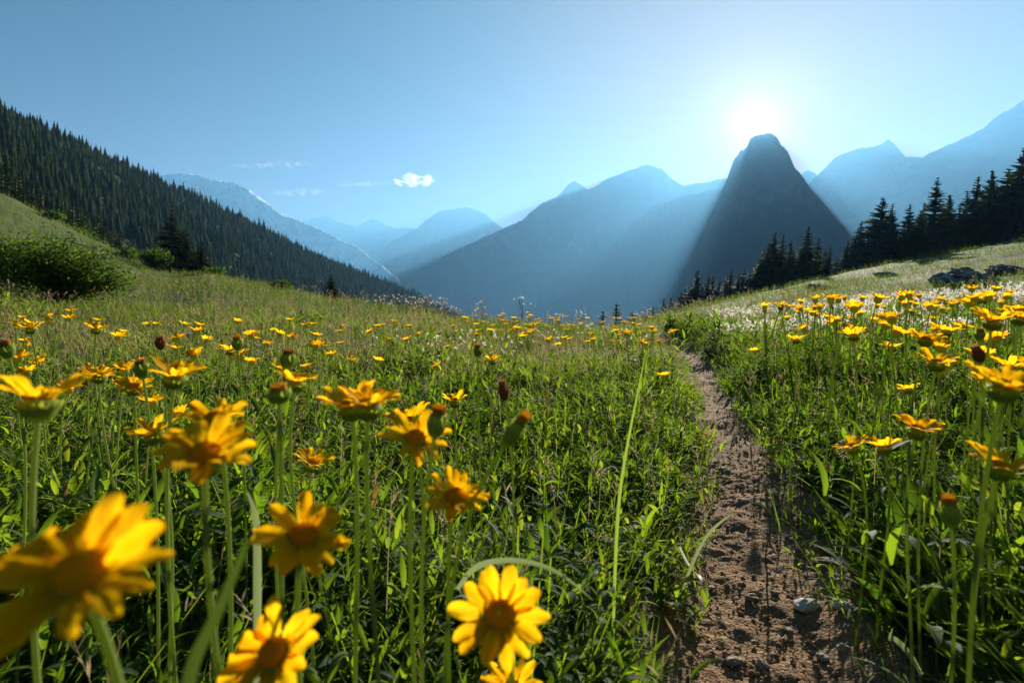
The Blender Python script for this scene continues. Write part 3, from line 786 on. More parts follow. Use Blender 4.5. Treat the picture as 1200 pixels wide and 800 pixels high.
bc, btp = bud_meshes()
bud_cup = mesh_np('bud_cup', bc[0], bc[1], mats=(M['calyx'],)); bud_tip = mesh_np('bud_tip', btp[0], btp[1], mats=(M['bud'],))
with_tip = mesh_np('bud_tip', btp[0], btp[1], mats=(M['wither'],)); with_cup = mesh_np('bud_cup', bc[0], bc[1], mats=(M['wither'],))
BUDS = [(327, 462, 30, .90, .55, 5, 0, 0, 'round closed green bud under the leaning yellow flower'),
        (512, 495, 26, .85, 1.0, 10, 90, 0, 'orange tipped bud right of the ragged yellow flower'),
        (603, 505, 21, .70, 1.25, 35, 90, 0, 'slender half closed bud leaning right at the centre'),
        (590, 458, 14, .8, 1.1, 10, 270, 1, 'small brown bud above the slender leaning one'),
        (337, 421, 19, .9, .9, 10, 90, 1, 'withered brown flower head above the green bud'),
        (560, 411, 12, .9, .9, 0, 0, 0, 'tiny orange bud in the grass near the centre'),
        (166, 433, 18, .9, .9, 10, 270, 1, 'reddish brown bud beside the upright left flower'),
        (1113, 600, 24, .9, 1.1, 8, 180, 0, 'orange bud in the dark leaves on the right'),
        (1146, 415, 15, .9, 1.0, 20, 270, 1, 'brown withered head among the leaves on the right'),
        (8, 410, 18, .9, .9, 20, 0, 1, 'blurred brown flower head at the left edge'),
        (278, 402, 14, .9, .9, 10, 0, 0, 'small orange bud in the grass above the left blooms'),
        (188, 402, 13, .9, .9, 10, 0, 1, 'tiny brown bud below the shrub on the left'),
        (1148, 392, 12, .9, .9, 10, 0, 0, 'tiny orange bud under the tall double bloom')]
for px, py, w, sx, sz, ti, td, wi, lab in BUDS:
    sc = 1.0; Yd = F * .0225 * sx / w; hx, hy, hz = P(px, py, Yd)
    gx, gy = hx - .03 * math.sin(math.radians(td)) * ti / 20 + rnd.uniform(-.01, .01), hy + .02; gz = ground_z(gx, gy)
    o = empty('flower_bud', (gx, gy, gz), lab, 'flower bud', 'closed and withered flower buds')
    mtx, ax = head_matrix(ti, td, rnd.uniform(0, 6), 1.0)
    loc = np.array([hx - gx, hy - gy, hz - gz]); mt = Matrix.Translation(Vector(loc)) @ mtx @ Matrix.Diagonal((sx * .86, sx * .86, sz * .84, 1))
    pts = stem_curve((0, 0, -.02), loc - ax * .0125 * sz, ax, 14)
    v, f, _ = tube(pts, np.linspace(.0022, .0017, len(pts)), 8)
    obj('stem', mesh_np('stem', v, f, mats=(M['stem'],)), o)
    h = obj('bud_cup', with_cup if wi and w < 18 else bud_cup, o, mt)
    obj('bud_tip', with_tip if wi else bud_tip, h)

# single grass blades that stand out
def blade_thing(ctrl, w, label, m, name='grass_blade', seg=18):
    c = np.array(ctrl, float); t = np.linspace(0, 1, len(c)); u = np.linspace(0, 1, seg + 1)
    k = np.stack([np.interp(u, t, c[:, i]) for i in range(3)], 1)
    for _ in range(4): k[1:-1] = (k[:-2] + 2 * k[1:-1] + k[2:]) / 4
    tan = np.gradient(k, axis=0); tan /= np.linalg.norm(tan, axis=1)[:, None]
    side = np.cross(tan, np.array([.15, -1, .25])); side /= np.linalg.norm(side, axis=1)[:, None]; nr = np.cross(side, tan)
    ww = (w * .5 * np.minimum(1, .55 + 2 * u) * np.maximum((1 - u) ** .55, .05))[:, None]
    v = np.stack([k - side * ww + nr * ww * .35, k, k + side * ww + nr * ww * .35], 1)
    idx = np.arange(v.shape[0] * 3).reshape(-1, 3)
    q_ = np.stack([idx[:-1, :-1], idx[:-1, 1:], idx[1:, 1:], idx[1:, :-1]], -1).reshape(-1, 4)
    o = obj(name, mesh_np(name, v - k[0], q_, np.full(v.shape[0] * 3, .55), mats=(m,))); o.location = k[0]
    return tag(o, label, 'grass')


M['blade'] = leaf_mat('tall_blade', [(0, (.10, .15, .03)), (1, (.14, .19, .05))], [(0, (.26, .38, .04)), (1, (.32, .42, .06))], .45, .35, .5)
M['dark_blade'] = leaf_mat('dark_blade', [(0, (.03, .05, .012)), (1, (.04, .06, .02))], [(0, (.06, .10, .01)), (1, (.07, .11, .015))], .35, .5, .3)
M['pale_blade'] = leaf_mat('pale_blade', [(0, (.20, .25, .12)), (1, (.26, .30, .16))], [(0, (.26, .34, .12)), (1, (.3, .36, .15))], .3, .25, .6)
blade_thing([P(536, 690, .62), P(552, 664, .60), P(580, 655, .57), P(618, 656, .54), P(655, 668, .52), P(695, 703, .50)], .0075, 'pale arching grass blade above the face-on flower', M['pale_blade'])
bx_, by_ = P(722, 610, .82)[0], .82
blade_thing([(P(716, 640, .82)[0], .82, ground_z(bx_, by_)), P(722, 600, .82), P(733, 530, .82), P(745, 470, .81), P(757, 412, .80)], .006, 'tall bright green grass blade standing left of the path', M['blade'])
blade_thing([(P(190, 830, .24)[0],   .24, .30), P(215, 790, .24), P(248, 735, .24), P(282, 655, .235), P(292, 630, .23)], .007, 'blurred dark green blade close to the camera at the bottom left', M['dark_blade'])
blade_thing([(P(300, 720, .6)[0], .6, .12), P(303, 650, .6), P(300, 600, .6), P(296, 590, .58), P(290, 575, .56)], .010, 'grey green grass blade left of the tilted flower', M['pale_blade'])
blade_thing([P(800, 690, 1.10), P(812, 655, 1.06), P(828, 625, 1.02), P(848, 608, 1.0), P(858, 602, .99)], .009, 'pale grass blade reaching over the left side of the path', M['pale_blade'])
blade_thing([P(795, 640, 1.2), P(806, 665, 1.12), P(820, 675, 1.06), P(829, 692, 1.03), P(828, 712, 1.02)], .014, 'bright green leaf curling down onto the path', M['blade'])
blade_thing([P(1080, 790, .80), P(1062, 760, .80), P(1045, 745, .80), P(1040, 750, .79), P(1046, 735, .78)], .010, 'yellowish curled leaf in the shade at the lower right', M['pale_blade'])
# dry twig on the path
x, y, z = on_ground(898, 690)
v, f, _ = tube([(0, 0, -.01), (.002, 0, .03), (-.001, .002, .07), (.004, 0, .11)], [.0022, .002, .0016, .001], 6)
v2 = merge([(v, f, None), tube([(0, .001, .05), (-.012, 0, .07), (-.016, 0, .085)], [.0012, .001, .0006], 5), tube([(.001, .001, .075), (.015, 0, .088), (.026, 0, .089)], [.0012, .001, .0006], 5)])
o = obj('twig', mesh_np('twig', v2[0], v2[1], mats=(M['bark'],))); o.location = (x, y, z); tag(o, 'upright dry brown twig standing in the dirt path', 'twig')
# withered leaf clump beside the path
x, y, z = on_ground(968, 662)
k = 26; lv = blades(np.tile([0, 0, .004], (k, 1)) + rs.randn(k, 3) * [.018, .012, .003], rs.rand(k) * 6.28, .3 + .6 * rs.rand(k), 1.4 * rs.rand(k), .03 + .02 * rs.rand(k), .009, 4, prof_leaf, .4)
o = obj('withered_leaf_clump', mesh_np('withered_leaf_clump', lv[0], lv[1], lv[2], mats=(leaf_mat('rust_leaf', [(0, (.20, .08, .025)), (1, (.30, .16, .06))], [(0, (.3, .12, .02)), (1, (.4, .2, .06))], .3, .7, .2),)))
o.location = (x, y, z + .01); tag(o, 'rust brown clump of withered leaves at the path edge', 'leaves')

# ------------------------------------------------------------------ trees
def conifer(seed, whorls=36, R=.17, base=.05, sprays=6):
    q_ = np.random.RandomState(seed); P0, A, E, C_, Ls, Ws, T = [], [], [], [], [], [], []
    for w in range(whorls):
        h = base + (1 - base) * (w + q_.uniform(-.3, .3)) / whorls
        h = min(max(h, .02), .985); nb = q_.randint(8, 11) if h < .85 else 6
        Lb = R * (1.01 - h) ** .95 * (1 if h > .12 else .8) + .006
        for b_ in range(nb):
            a_ = q_.uniform(0, 6.28); l_ = Lb * q_.uniform(.62, 1.18); e_ = .25 * h - .18 + .55 * max(0, h - .7) / .3 + q_.uniform(-.15, .15); cv = q_.uniform(-.35, .25)
            tn = q_.rand() * .7 + .3 * q_.rand()
            p0 = np.array([0, 0, h]); P0.append(p0); A.append(a_); E.append(e_); C_.append(cv); Ls.append(l_); Ws.append(l_ * .17 + .006); T.append(tn)
            for k in range(sprays):
                s = (k + .6) / (sprays + .6); d = np.array([math.cos(e_) * math.cos(a_), math.cos(e_) * math.sin(a_), math.sin(e_ - cv * s * .5)])
                for sd in (-1, 1):
                    P0.append(p0 + d * l_ * s); A.append(a_ + sd * q_.uniform(.6, 1.05)); E.append(e_ - q_.uniform(.05, .5)); C_.append(q_.uniform(-.2, .4))
                    ls = l_ * (1 - s * .62) * q_.uniform(.32, .55); Ls.append(ls); Ws.append(ls * .30 + .003); T.append(min(1, tn + .1))
    n = len(A)
    P0 = np.array(P0); P0[:, 2] = np.minimum(P0[:, 2], .99)
    top = blades(np.array([[0, 0, .93]]), [0], [PI / 2], [0], [.07], [.012], 2, prof_grass, 0, [.5]); top2 = blades(np.array([[0, 0, .93]]), [1.57], [PI / 2], [0], [.07], [.012], 2, prof_grass, 0, [.5])
    cr = blades(P0, np.array(A), np.array(E), np.array(C_), np.array(Ls), np.array(Ws) * 1.25, 3, prof_leaf, 0, np.array(T), q_.uniform(-.5, .5, n), q_.uniform(-.2, .2, n))
    tr = tube([(0, 0, -.08), (0, 0, .3), (0, 0, .7), (0, 0, .97)], [.022, .016, .008, .002], 7)
    return merge([cr, top, top2]), tr


CON = []
for s in range(6):
    c, t = conifer(200 + s, 44 + 2 * s, .15 + .018 * (s % 4), .02 + .03 * (s % 3))
    CON.append((mesh_np('crown', *c, mats=(M['needle'],)), mesh_np('trunk', t[0], t[1], mats=(M['bark'],))))


def tree(px, top, Yd, label, group=None, wide=1.0, lean=0.0, v=None, sink=.15, name='fir_tree', cat='tree'):
    x = (px - CX) / F * Yd; zg = ground_z(x, Yd) - sink; H_ = EYE + (HY - top) / F * Yd - zg
    x -= lean * H_ * .9
    o = empty(name, (x, Yd, zg), label, cat, group, rnd.uniform(0, 6.28))
    o.rotation_mode = 'XYZ'
    q_ = Matrix.Rotation(lean + rnd.gauss(0, .02), 4, 'Y') @ Matrix.Rotation(rnd.uniform(0, 6.28), 4, 'Z')
    o.rotation_euler = q_.to_euler(); o.scale = (H_ * wide, H_ * wide, H_)
    c, t = CON[rnd.randrange(6) if v is None else v]
    obj('crown', c, o); obj('trunk', t, o)
    return o


TL = 'trees along the right crest'
RT = [(706, 363, 60, 'tiny dark fir tip at the left end of the right tree line'), (729, 355, 58, 'small dark fir left of the gap in the right tree line'),
      (744, 364, 62, None), (766, 358, 70, None), (776, 349, 64, 'short fir at the left foot of the tree line above the path'), (790, 350, 66, None), (801, 336, 62, None),
      (815, 314, 58, 'pointed fir leading the left cluster of the tree line'), (828, 320, 62, None), (836, 322, 60, None), (843, 328, 60, None),
      (858, 310, 56, 'lone slim fir left of the tallest left group'), (871, 314, 57, 'slim fir beside the lone slim one'), (884, 322, 62, None),
      (893, 296, 60, None), (906, 271, 56, 'leaning tall fir, left of the twin firs in the middle group'), (919, 274, 57, 'second tall fir of the middle group'), (930, 293, 58, None),
      (950, 265, 54, 'separate dark fir with a sharp tip in the middle of the tree line'), (966, 291, 60, None), (980, 300, 58, None),
      (995, 281, 57, None), (1009, 257, 56, 'fir at the left end of the large right cluster'), (1018, 272, 60, None), (1033, 231, 55, 'tall fir on the left of the large right cluster'),
      (1047, 238, 56, 'thin fir with gappy branches in the large right cluster'), (1058, 262, 60, None), (1068, 238, 56, 'fir leaning right beside the thin gappy one'), (1082, 236, 58, None),
      (1096, 206, 53, 'tallest broad fir in the middle of the right cluster'), (1107, 226, 56, None), (1115, 228, 54, None), (1128, 240, 58, None),
      (1134, 222, 56, None), (1148, 205, 54, 'fir just left of the twin tips near the right edge'), (1160, 197, 55, None), (1171, 205, 57, None),
      (1182, 196, 56, None), (1192, 171, 53, 'tallest fir at the right edge of the picture'), (1204, 205, 54, 'broad fir cut by the right edge'), (1222, 170, 54, None), (1245, 160, 55, None), (1275, 150, 55, None),
      (1025, 280, 52.5, None), (1060, 270, 52.5, None), (1080, 262, 52.5, None), (1125, 250, 53, None), (1150, 240, 52.5, None), (1178, 235, 52.5, None), (1200, 228, 52, None), (1105, 262, 52, None), (985, 308, 54, None), (783, 346, 60, None), (795, 341, 58, None), (808, 330, 60, None), (850, 320, 58, None), (865, 318, 58, None), (878, 318, 57, None), (888, 304, 57, None), (899, 286, 58, None), (926, 281, 58, None), (941, 288, 57, None), (957, 277, 57, None), (973, 288, 57, None), (821, 324, 57, None), (1003, 268, 57, None), (1042, 246, 57, None), (1075, 246, 57, None), (940, 316, 55, None), (910, 316, 54, None)]
for i, (px, tp, Yd, lab) in enumerate(RT):
    tree(px, tp + rnd.uniform(-1, 1), Yd, lab or 'dark fir standing close among others in the tree line on the right crest', TL, rnd.uniform(1.65, 2.15), .10 + rnd.uniform(-.03, .04))
LT = 'trees on the left bank'
for px, tp, Yd, w, lab in [(200, 244, 49, 2.7, 'bushy dark spruce standing alone on the left bank'), (234, 281, 47, 3.2, 'short wide spruce right of the bushy dark one'),
        (217, 268, 50, 2.8, 'spruce half hidden between the bushy and the short one'), (388, 321, 30, 2.9, 'small round fir on the meadow edge against the forest'),
        (186, 286, 48, 3.0, 'low spruce at the left foot of the bushy dark one')]:
    tree(px, tp, Yd, lab, LT, w, 0.02)
for px, tp, Yd in [(8, 186, 82), (24, 196, 80), (36, 205, 82), (78, 220, 76), (90, 236, 78), (100, 246, 76), (112, 252, 78), (128, 258, 74), (142, 266, 72), (152, 276, 70), (163, 282, 68), (-20, 180, 85), (52, 215, 84), (64, 232, 82), (118, 244, 82),
                   (15, 200, 78), (44, 222, 79), (70, 240, 77), (84, 228, 80), (106, 258, 75), (135, 268, 72), (0, 194, 80), (30, 214, 78), (158, 288, 67), (95, 250, 76), (172, 292, 64)]:
    tree(px, tp + 6, Yd, 'conifer at the front edge of the forest above the grassy left bank', 'front row conifers on the left bank', rnd.uniform(1.5, 1.85), .0)

# leafy shrubs
def shrub(center, rx, rz_, n, label, name='green_shrub', lsz=.05, grp=None, tone=.2):
    cx_, cy_ = center; zg = ground_z(cx_, cy_)
    o = empty(name, (cx_, cy_, zg), label, 'shrub', grp)
    br, lp = [], []
    nb = 46
    for b_ in range(nb):
        a_ = rnd.uniform(0, 6.28); rad = rx * math.sqrt(rnd.random()) * rnd.uniform(.8, 1.1); hh = rz_ * math.sqrt(max(.02, 1 - (rad / rx / 1.12) ** 2)) * rnd.uniform(.5, 1.22)
        tip = np.array([math.cos(a_) * rad, math.sin(a_) * rad * .8, hh]); t = np.linspace(0, 1, 7)[:, None]
        st = np.array([math.cos(a_), math.sin(a_), 0]) * rad * .15
        pts = st * (1 - t) ** 2 + 2 * t * (1 - t) * np.array([tip[0] * .45, tip[1] * .45, hh * .75]) + t * t * tip
        br.append(tube(pts, np.linspace(.011, .003, 7) * rx, 5))
        m_ = n // nb; s = np.sqrt(rs.rand(m_)) * .9 + .1; i0 = np.clip((s * 6).astype(int), 0, 5); fr = (s * 6 - i0)[:, None]
        pp = pts[i0] * (1 - fr) + pts[i0 + 1] * fr + rs.randn(m_, 3) * .085 * rx * (.4 + s[:, None]); lp.append(pp)
    lp = np.concatenate(lp); lp[:, 2] = np.maximum(lp[:, 2], .03); k = len(lp)
    lv = blades(lp, rs.rand(k) * 6.28, rs.rand(k) * 1.4 - .3, .6 * rs.rand(k), lsz * (.6 + .7 * rs.rand(k)), lsz * .48, 3, prof_leaf, .2, np.clip(tone + .25 * rs.randn(k), 0, 1), rs.randn(k) * .5)
    obj('foliage', mesh_np('foliage', *lv, mats=(M['shrub'],)), o)
    v, f, _ = merge(br); obj('branch', mesh_np('branch', v, f, mats=(M['bark'],)), o)


shrub((P(70, 340, 10.5)[0], 10.5), 1.22, 1.02, 11000, 'broad leafy green shrub at the left edge of the meadow', lsz=.065)
shrub((P(12, 340, 11.5)[0], 11.5), .9, .95, 6000, 'part of a leafy shrub at the far left behind the broad one', lsz=.065)
shrub((P(186, 320, 45)[0], 45), 1.5, 1.5, 2600, 'rounded green bush at the foot of the bushy spruce', lsz=.22, tone=.1)
shrub((P(788, 388, 9.2)[0], 9.2), .24, .30, 2200, 'small dark green bush beside the far end of the path', lsz=.03)
shrub((P(822, 350, 40)[0], 40), 1.1, .9, 1600, 'low olive bush in front of the left firs', lsz=.16)

for px, Yd, rx, rz, lab in [(18, 66, 1.6, .9, 'dark low bush high on the grassy left bank'), (92, 60, 2.0, .8, 'dark low bush in the middle of the grassy left bank'),
                            (62, 55, 1.2, .6, 'small dark bush below the others on the left bank'), (150, 50, 1.6, .8, 'low bush at the right foot of the left bank'), (250, 38, .9, .5, 'small olive bush right of the short wide spruce'),
                            (330, 27, .5, .35, 'tiny olive bush on the meadow shoulder left of the small round fir')]:
    shrub((P(px, 330, Yd)[0], Yd), rx, rz, 900, lab, lsz=.26 if Yd > 45 else .16, grp='low bushes on the left bank', tone=.02)

# ------------------------------------------------------------------ forested hill on the left
HT = np.array([(-420, 140, 200, 330, -60), (-250, 150, 215, 350, 0), (0, 165, 236, 400, 119), (60, 190, 268, 460, 149), (120, 225, 296, 530, 178), (180, 265, 316, 610, 205), (240, 320, 332, 690, 233),
    (300, 380, 348, 780, 262), (360, 450, 358, 860, 290), (420, 530, 368, 950, 314), (480, 620, 378, 1030, 339), (520, 700, 388, 1100, 357), (570, 780, 398, 1160, 382), (640, 880, 420, 1250, 425)], float)
HT[:, 1] *= .62; HT[:, 3] *= .62
TREE_H = 6.0


def hill(px, v):
    fd = np.interp(px, HT[:, 0], HT[:, 1]); fp = np.interp(px, HT[:, 0], HT[:, 2]); rd = np.interp(px, HT[:, 0], HT[:, 3]); rp = np.interp(px, HT[:, 0], HT[:, 4])
    z0 = EYE + (HY - fp) / F * fd - 4; z1 = EYE + (HY - rp) / F * rd - TREE_H * .92
    Yv = fd + (rd - fd) * v
    zz = np.where(v < 0, z0 + v * (rd - fd) * .55, np.where(v > 1, z1 - (v - 1) * (rd - fd) * .6, z0 + (z1 - z0) * (v * .92 + .08 * np.sin(np.clip(v, 0, 1) * PI / 2))))
    x = (px - CX) / F * Yv
    zz = zz + sstep(-.1, .15, v) * (1 - sstep(.85, .98, v)) * 4.3 * fbm(x / 37, Yv / 37, 3, 111) + .9 * fbm(x / 15, Yv / 15, 2, 112)
    return x, Yv, zz


pxs = np.linspace(-420, 640, 240); vs = np.concatenate([np.linspace(-1.2, 0, 12)[:-1], np.linspace(0, 1, 50), np.linspace(1, 2.0, 12)[1:]])
PX, VS = np.meshgrid(pxs, vs); hx, hy, hz = hill(PX, VS); hz = np.maximum(hz, -275)
idx = np.arange(PX.size).reshape(PX.shape); q = np.stack([idx[:-1, :-1], idx[:-1, 1:], idx[1:, 1:], idx[1:, :-1]], -1).reshape(-1, 4)
tag(obj('hill', mesh_np('hill', np.stack([hx, hy, hz], -1), q, mats=(solid_mat('forest_floor', [(.3, (.006, .012, .005)), (.7, (.014, .022, .008))], .05, .95),))), kind='structure')


def low_conifer(seed):
    q_ = np.random.RandomState(seed); ps = []
    W = 11; P0, A, E, Ls, Ws, T = [], [], [], [], [], []
    for w in range(W):
        h = .04 + .9 * w / W; nb = 7 if h < .6 else 5; l = .20 * (1.03 - h) ** .9
        for b_ in range(nb):
            P0.append((0, 0, h + q_.uniform(-.02, .03))); A.append(b_ * 6.28 / nb + q_.uniform(-.3, .3) + w); E.append(-.25 + q_.uniform(-.25, .25) + .4 * max(0, h - .7)); k = l * q_.uniform(.7, 1.2); Ls.append(k); Ws.append(k * .62); T.append(q_.rand())
    cr = blades(np.array(P0), np.array(A), np.array(E), np.zeros(len(A)), np.array(Ls), np.array(Ws), 2, prof_leaf, 0, np.array(T), q_.uniform(-.4, .4, len(A)))
    core = lathe([(.075, .0), (.10, .10), (.06, .45), (.022, .8), (.002, 1.0)], 6)
    tr = tube([(0, 0, -.12), (0, 0, .5)], [.02, .012], 5)
    return merge([cr, (core[0], core[1], np.full(len(core[0]), .1))]), tr


LOW = [low_conifer(300 + k) for k in range(6)]
LOWM = [(mesh_np('crown', *c, mats=(M['forest'],)), mesh_np('trunk', t[0], t[1], mats=(M['bark'],))) for c, t in LOW]
cand = []
for _ in range(26000):
    px = rnd.uniform(-200, 600); v = rnd.random()
    fd = np.interp(px, HT[:, 0], HT[:, 1]); rd = np.interp(px, HT[:, 0], HT[:, 3]); Yv = fd + (rd - fd) * v
    if rnd.random() > (Yv / 680) ** 1.0 * (rd - fd) / 285 * .95 + .03: continue
    cand.append((px, v))
cand = np.array(cand); cand = np.concatenate([cand, np.stack([np.linspace(-200, 600, 330) + rs.uniform(-1, 1, 330), .97 + .04 * rs.rand(330)], 1)])
tx, ty, tz = hill(cand[:, 0], cand[:, 1]); Hh = TREE_H * np.exp(rs.randn(len(tx)) * .24) * (.85 + .3 * (fbm(tx / 50, ty / 50, 2, 113) + .5))
spx = CX + F * tx / ty; stop = HY - F * (tz + Hh - EYE) / ty; rcv, ev, _ = crest_at(np.arctan2(tx, ty)); cpy = HY - ev / np.cos(np.arctan2(tx, ty)) * F
vis = (spx > -5) & (stop < cpy - 3)
scr = np.where(vis, Hh / ty, 0); order = np.argsort(-scr)
single = set(order[:190].tolist())
V, Q, T = [], [], []; b0 = 0
for i in range(len(tx)):
    h_ = Hh[i]; a_ = rnd.uniform(0, 6.28); w_ = rnd.uniform(1.0, 1.9)
    if i in single:
        o = empty('conifer_tree', (tx[i], ty[i], tz[i] - .3), 'dark green conifer in the dense forest on the lower left hillside', 'tree', 'near conifers of the hillside forest', a_)
        o.scale = (h_ * w_, h_ * w_, h_); c, t = LOWM[i % 6]; obj('crown', c, o); obj('trunk', t, o)
    elif spx[i] > -140:
        c = LOW[i % 6][0]; v = c[0]; ca, sa = math.cos(a_) * h_ * w_, math.sin(a_) * h_ * w_
        V.append(np.stack([v[:, 0] * ca - v[:, 1] * sa + tx[i], v[:, 0] * sa + v[:, 1] * ca + ty[i], v[:, 2] * h_ + tz[i] - .3], 1)); Q.append(c[1] + b0); T.append(np.clip(c[2] * .55 + rs.rand() ** 1.5 * .65, 0, 1)); b0 += len(v)
tag(obj('hillside_forest', mesh_np('hillside_forest', np.concatenate(V), np.concatenate(Q), np.concatenate(T), mats=(M['forest'],))), kind='stuff')

# ------------------------------------------------------------------ mountains
ROCK = rock_mat('mountain_rock', (.035, .04, .045), (.17, .17, .17), 0, tree=(200, 1100))
ROCKS = rock_mat('snow_streaked_rock', (.11, .12, .13), (  .30, .30, .31), .17, tree=(-300, 500))


def mountain(pts, D, seed, base=-300, kf=1.15, kb=1.0, m=ROCK, jag=1.2, skew=0.0, gul=.10):
    D = D * 1.6; base = base * 1.6
    pts = np.array(pts, float); x0, x1 = pts[0, 0], pts[-1, 0]; n = int(max(160, min(700, (x1 - x0) * 2)))
    px = np.linspace(x0, x1, n); py = np.interp(px, pts[:, 0], pts[:, 1]) + 2.0 * jag * fbm(px / 16, px * 0, 5, seed, .62) - 1.4 * jag * np.maximum(fbm(px / 4, px * 0 + 3, 3, seed + 1), 0)
    Yr = D * (1 + .05 * fbm(px / 120, px * 0, 2, seed + 2)); xr = (px - CX) / F * Yr; zr = EYE + (HY - py) / F * Yr
    Hm = np.maximum(zr - base, 5)
    tf = np.linspace(1, 0, 46)[:-1]; tb = np.linspace(0, 1, 14)
    rows = []
    for t in tf:
        run = Hm * kf * t; x = xr + run * skew; y = Yr - run
        g_ = Hm * gul * np.sin(PI * min(1, t * 1.4)) ** .8 * ridged(x / (D * .10) + 0 * y, y / (D * .42), 4, seed + 5) if t > 0 else 0
        rows.append(np.stack([x, y, base + (zr - base) * (1 - t) ** 1.05 + np.minimum(g_ - Hm * gul * .35 * t, Hm * .02 * t)], 1))
    for t in tb:
        rows.append(np.stack([xr, Yr + Hm * kb * t, base + (zr - base) * (1 - t)], 1))
    G = np.array(rows); idx = np.arange(G.shape[0] * G.shape[1]).reshape(G.shape[:2])
    q_ = np.stack([idx[:-1, :-1], idx[:-1, 1:], idx[1:, 1:], idx[1:, :-1]], -1).reshape(-1, 4)
    return tag(obj('mountain', mesh_np('mountain', G, q_, mats=(m,))), kind='structure')


# left back mountain with pale streaks
mountain([(-60, 330), (60, 250), (150, 212), (185, 206), (206, 203), (230, 204), (250, 211), (275, 214), (300, 228), (330, 250), (352, 260), (380, 272), (420, 290), (470, 330), (500, 372)], 3700, 1, m=ROCKS, jag=.9)
# far ranges
mountain([(300, 330), (350, 262), (368, 257), (384, 254), (400, 262), (418, 266), (437, 257), (447, 260), (463, 267), (490, 270), (520, 290), (560, 330)], 6600, 2, jag=1.4, base=-290)
mountain([(420, 330), (455, 285), (486, 270), (502, 256), (513, 248), (524, 245), (538, 244), (549, 243), (562, 247), (572, 252), (580, 260), (590, 268), (620, 285), (680, 330)], 5400, 3, jag=.8, base=-290)
# big centre mountain
mountain([(440, 346), (480, 323), (520, 300), (560, 282), (600, 264), (612, 258), (620, 249), (636, 238), (650, 233), (660, 224), (667, 215), (673, 212), (681, 217), (689, 222), (700, 217), (712, 209), (724, 206), (740, 200), (752, 196), (760, 193), (768, 196), (776, 198), (788, 210), (800, 218), (818, 215), (838, 211), (860, 208), (900, 230), (960, 290)], 3850, 4, kf=.5, jag=1.0)
# nearer flank descending left from behind the pyramid
mountain([(610, 385), (640, 362), (680, 330), (712, 296), (740, 262), (756, 248), (770, 240), (790, 234), (812, 228), (832, 224), (870, 222), (930, 250), (990, 310)], 2750, 5, kf=.5, jag=.9, base=-280)
mountain([(420, 372), (480, 356), (540, 344), (580, 332), (612, 321), (632, 319), (655, 322), (690, 334), (730, 344), (790, 360)], 2900, 6, jag=.8, base=-280, kf=.6)
# small far peak between pyramid and right range
mountain([(900, 240), (930, 212), (938, 204), (946, 199), (954, 202), (962, 208), (985, 220), (1020, 250)], 4300, 7, jag=.8)
# pyramid
mountain([(735, 408), (758, 378), (780, 349), (802, 316), (822, 280), (836, 250), (846, 224), (855, 201), (860, 186), (866, 178), (875, 172), (879, 162), (888, 157), (896, 155), (906, 157), (911, 161), (914, 170), (923, 177), (926, 188), (934, 199), (943, 212), (952, 224), (962, 234), (975, 250), (990, 268), (1004, 292), (1020, 315), (1040, 345), (1070, 400)], 2450, 8, jag=2.2, kf=.85, gul=.2)
# right range
mountain([(880, 300), (920, 250), (952, 211), (966, 198), (980, 184), (990, 179), (1010, 174), (1022, 172), (1034, 168), (1041, 164), (1048, 169), (1054, 177), (1061, 183), (1078, 184), (1092, 190), (1130, 220), (1180, 270)], 3100, 9, jag=1.1, kf=1.0)
mountain([(1010, 260), (1050, 210), (1080, 185), (1096, 177), (1112, 170), (1126, 164), (1140, 158), (1152, 151), (1164, 141), (1172, 134), (1184, 128), (1200, 118), (1225, 108), (1260, 112), (1310, 130), (1380, 190), (1480, 300)], 2500, 10, jag=1.0, kf=1.0)

# ------------------------------------------------------------------ cloud
m, nt, out = mat('cloud_vapour'); L = nt.links.new
lw = N(nt, 'LayerWeight', Blend=.5); g = N(nt, 'NewGeometry'); n1 = N(nt, 'TexNoise', Scale=.012, Detail=6, Roughness=.6); L(g.outputs['Position'], n1.inputs['Vector'])
inv = N(nt, 'Math', operation='SUBTRACT'); inv.inputs[0].default_value = 1; L(lw.outputs['Facing'], inv.inputs[1])
pw_ = N(nt, 'Math', operation='POWER'); L(inv.outputs[0], pw_.inputs[0]); pw_.inputs[1].default_value = 1.6
ml = N(nt, 'Math', operation='MULTIPLY'); L(pw_.outputs[0], ml.inputs[0]); L(n1.outputs['Fac'], ml.inputs[1])
m2 = N(nt, 'Math', operation='MULTIPLY'); L(ml.outputs[0], m2.inputs[0]); m2.inputs[1].default_value = .55
df = N(nt, 'BsdfDiffuse'); df.inputs[0].default_value = (.9, .9, .9, 1); tl = N(nt, 'BsdfTranslucent'); tl.inputs[0].default_value = (.95, .95, .95, 1)
ms = N(nt, 'MixShader'); ms.inputs[0].default_value = .6; L(df.outputs[0], ms.inputs[1]); L(tl.outputs[0], ms.inputs[2])
tr_ = N(nt, 'BsdfTransparent'); mx = N(nt, 'MixShader'); L(m2.outputs[0], mx.inputs[0]); L(tr_.outputs[0], mx.inputs[1]); L(ms.outputs[0], mx.inputs[2]); L(mx.outputs[0], out.inputs[0])
tpl, tf = rock_arr(77, 3, (1, 1, 1), .25, 1.8)


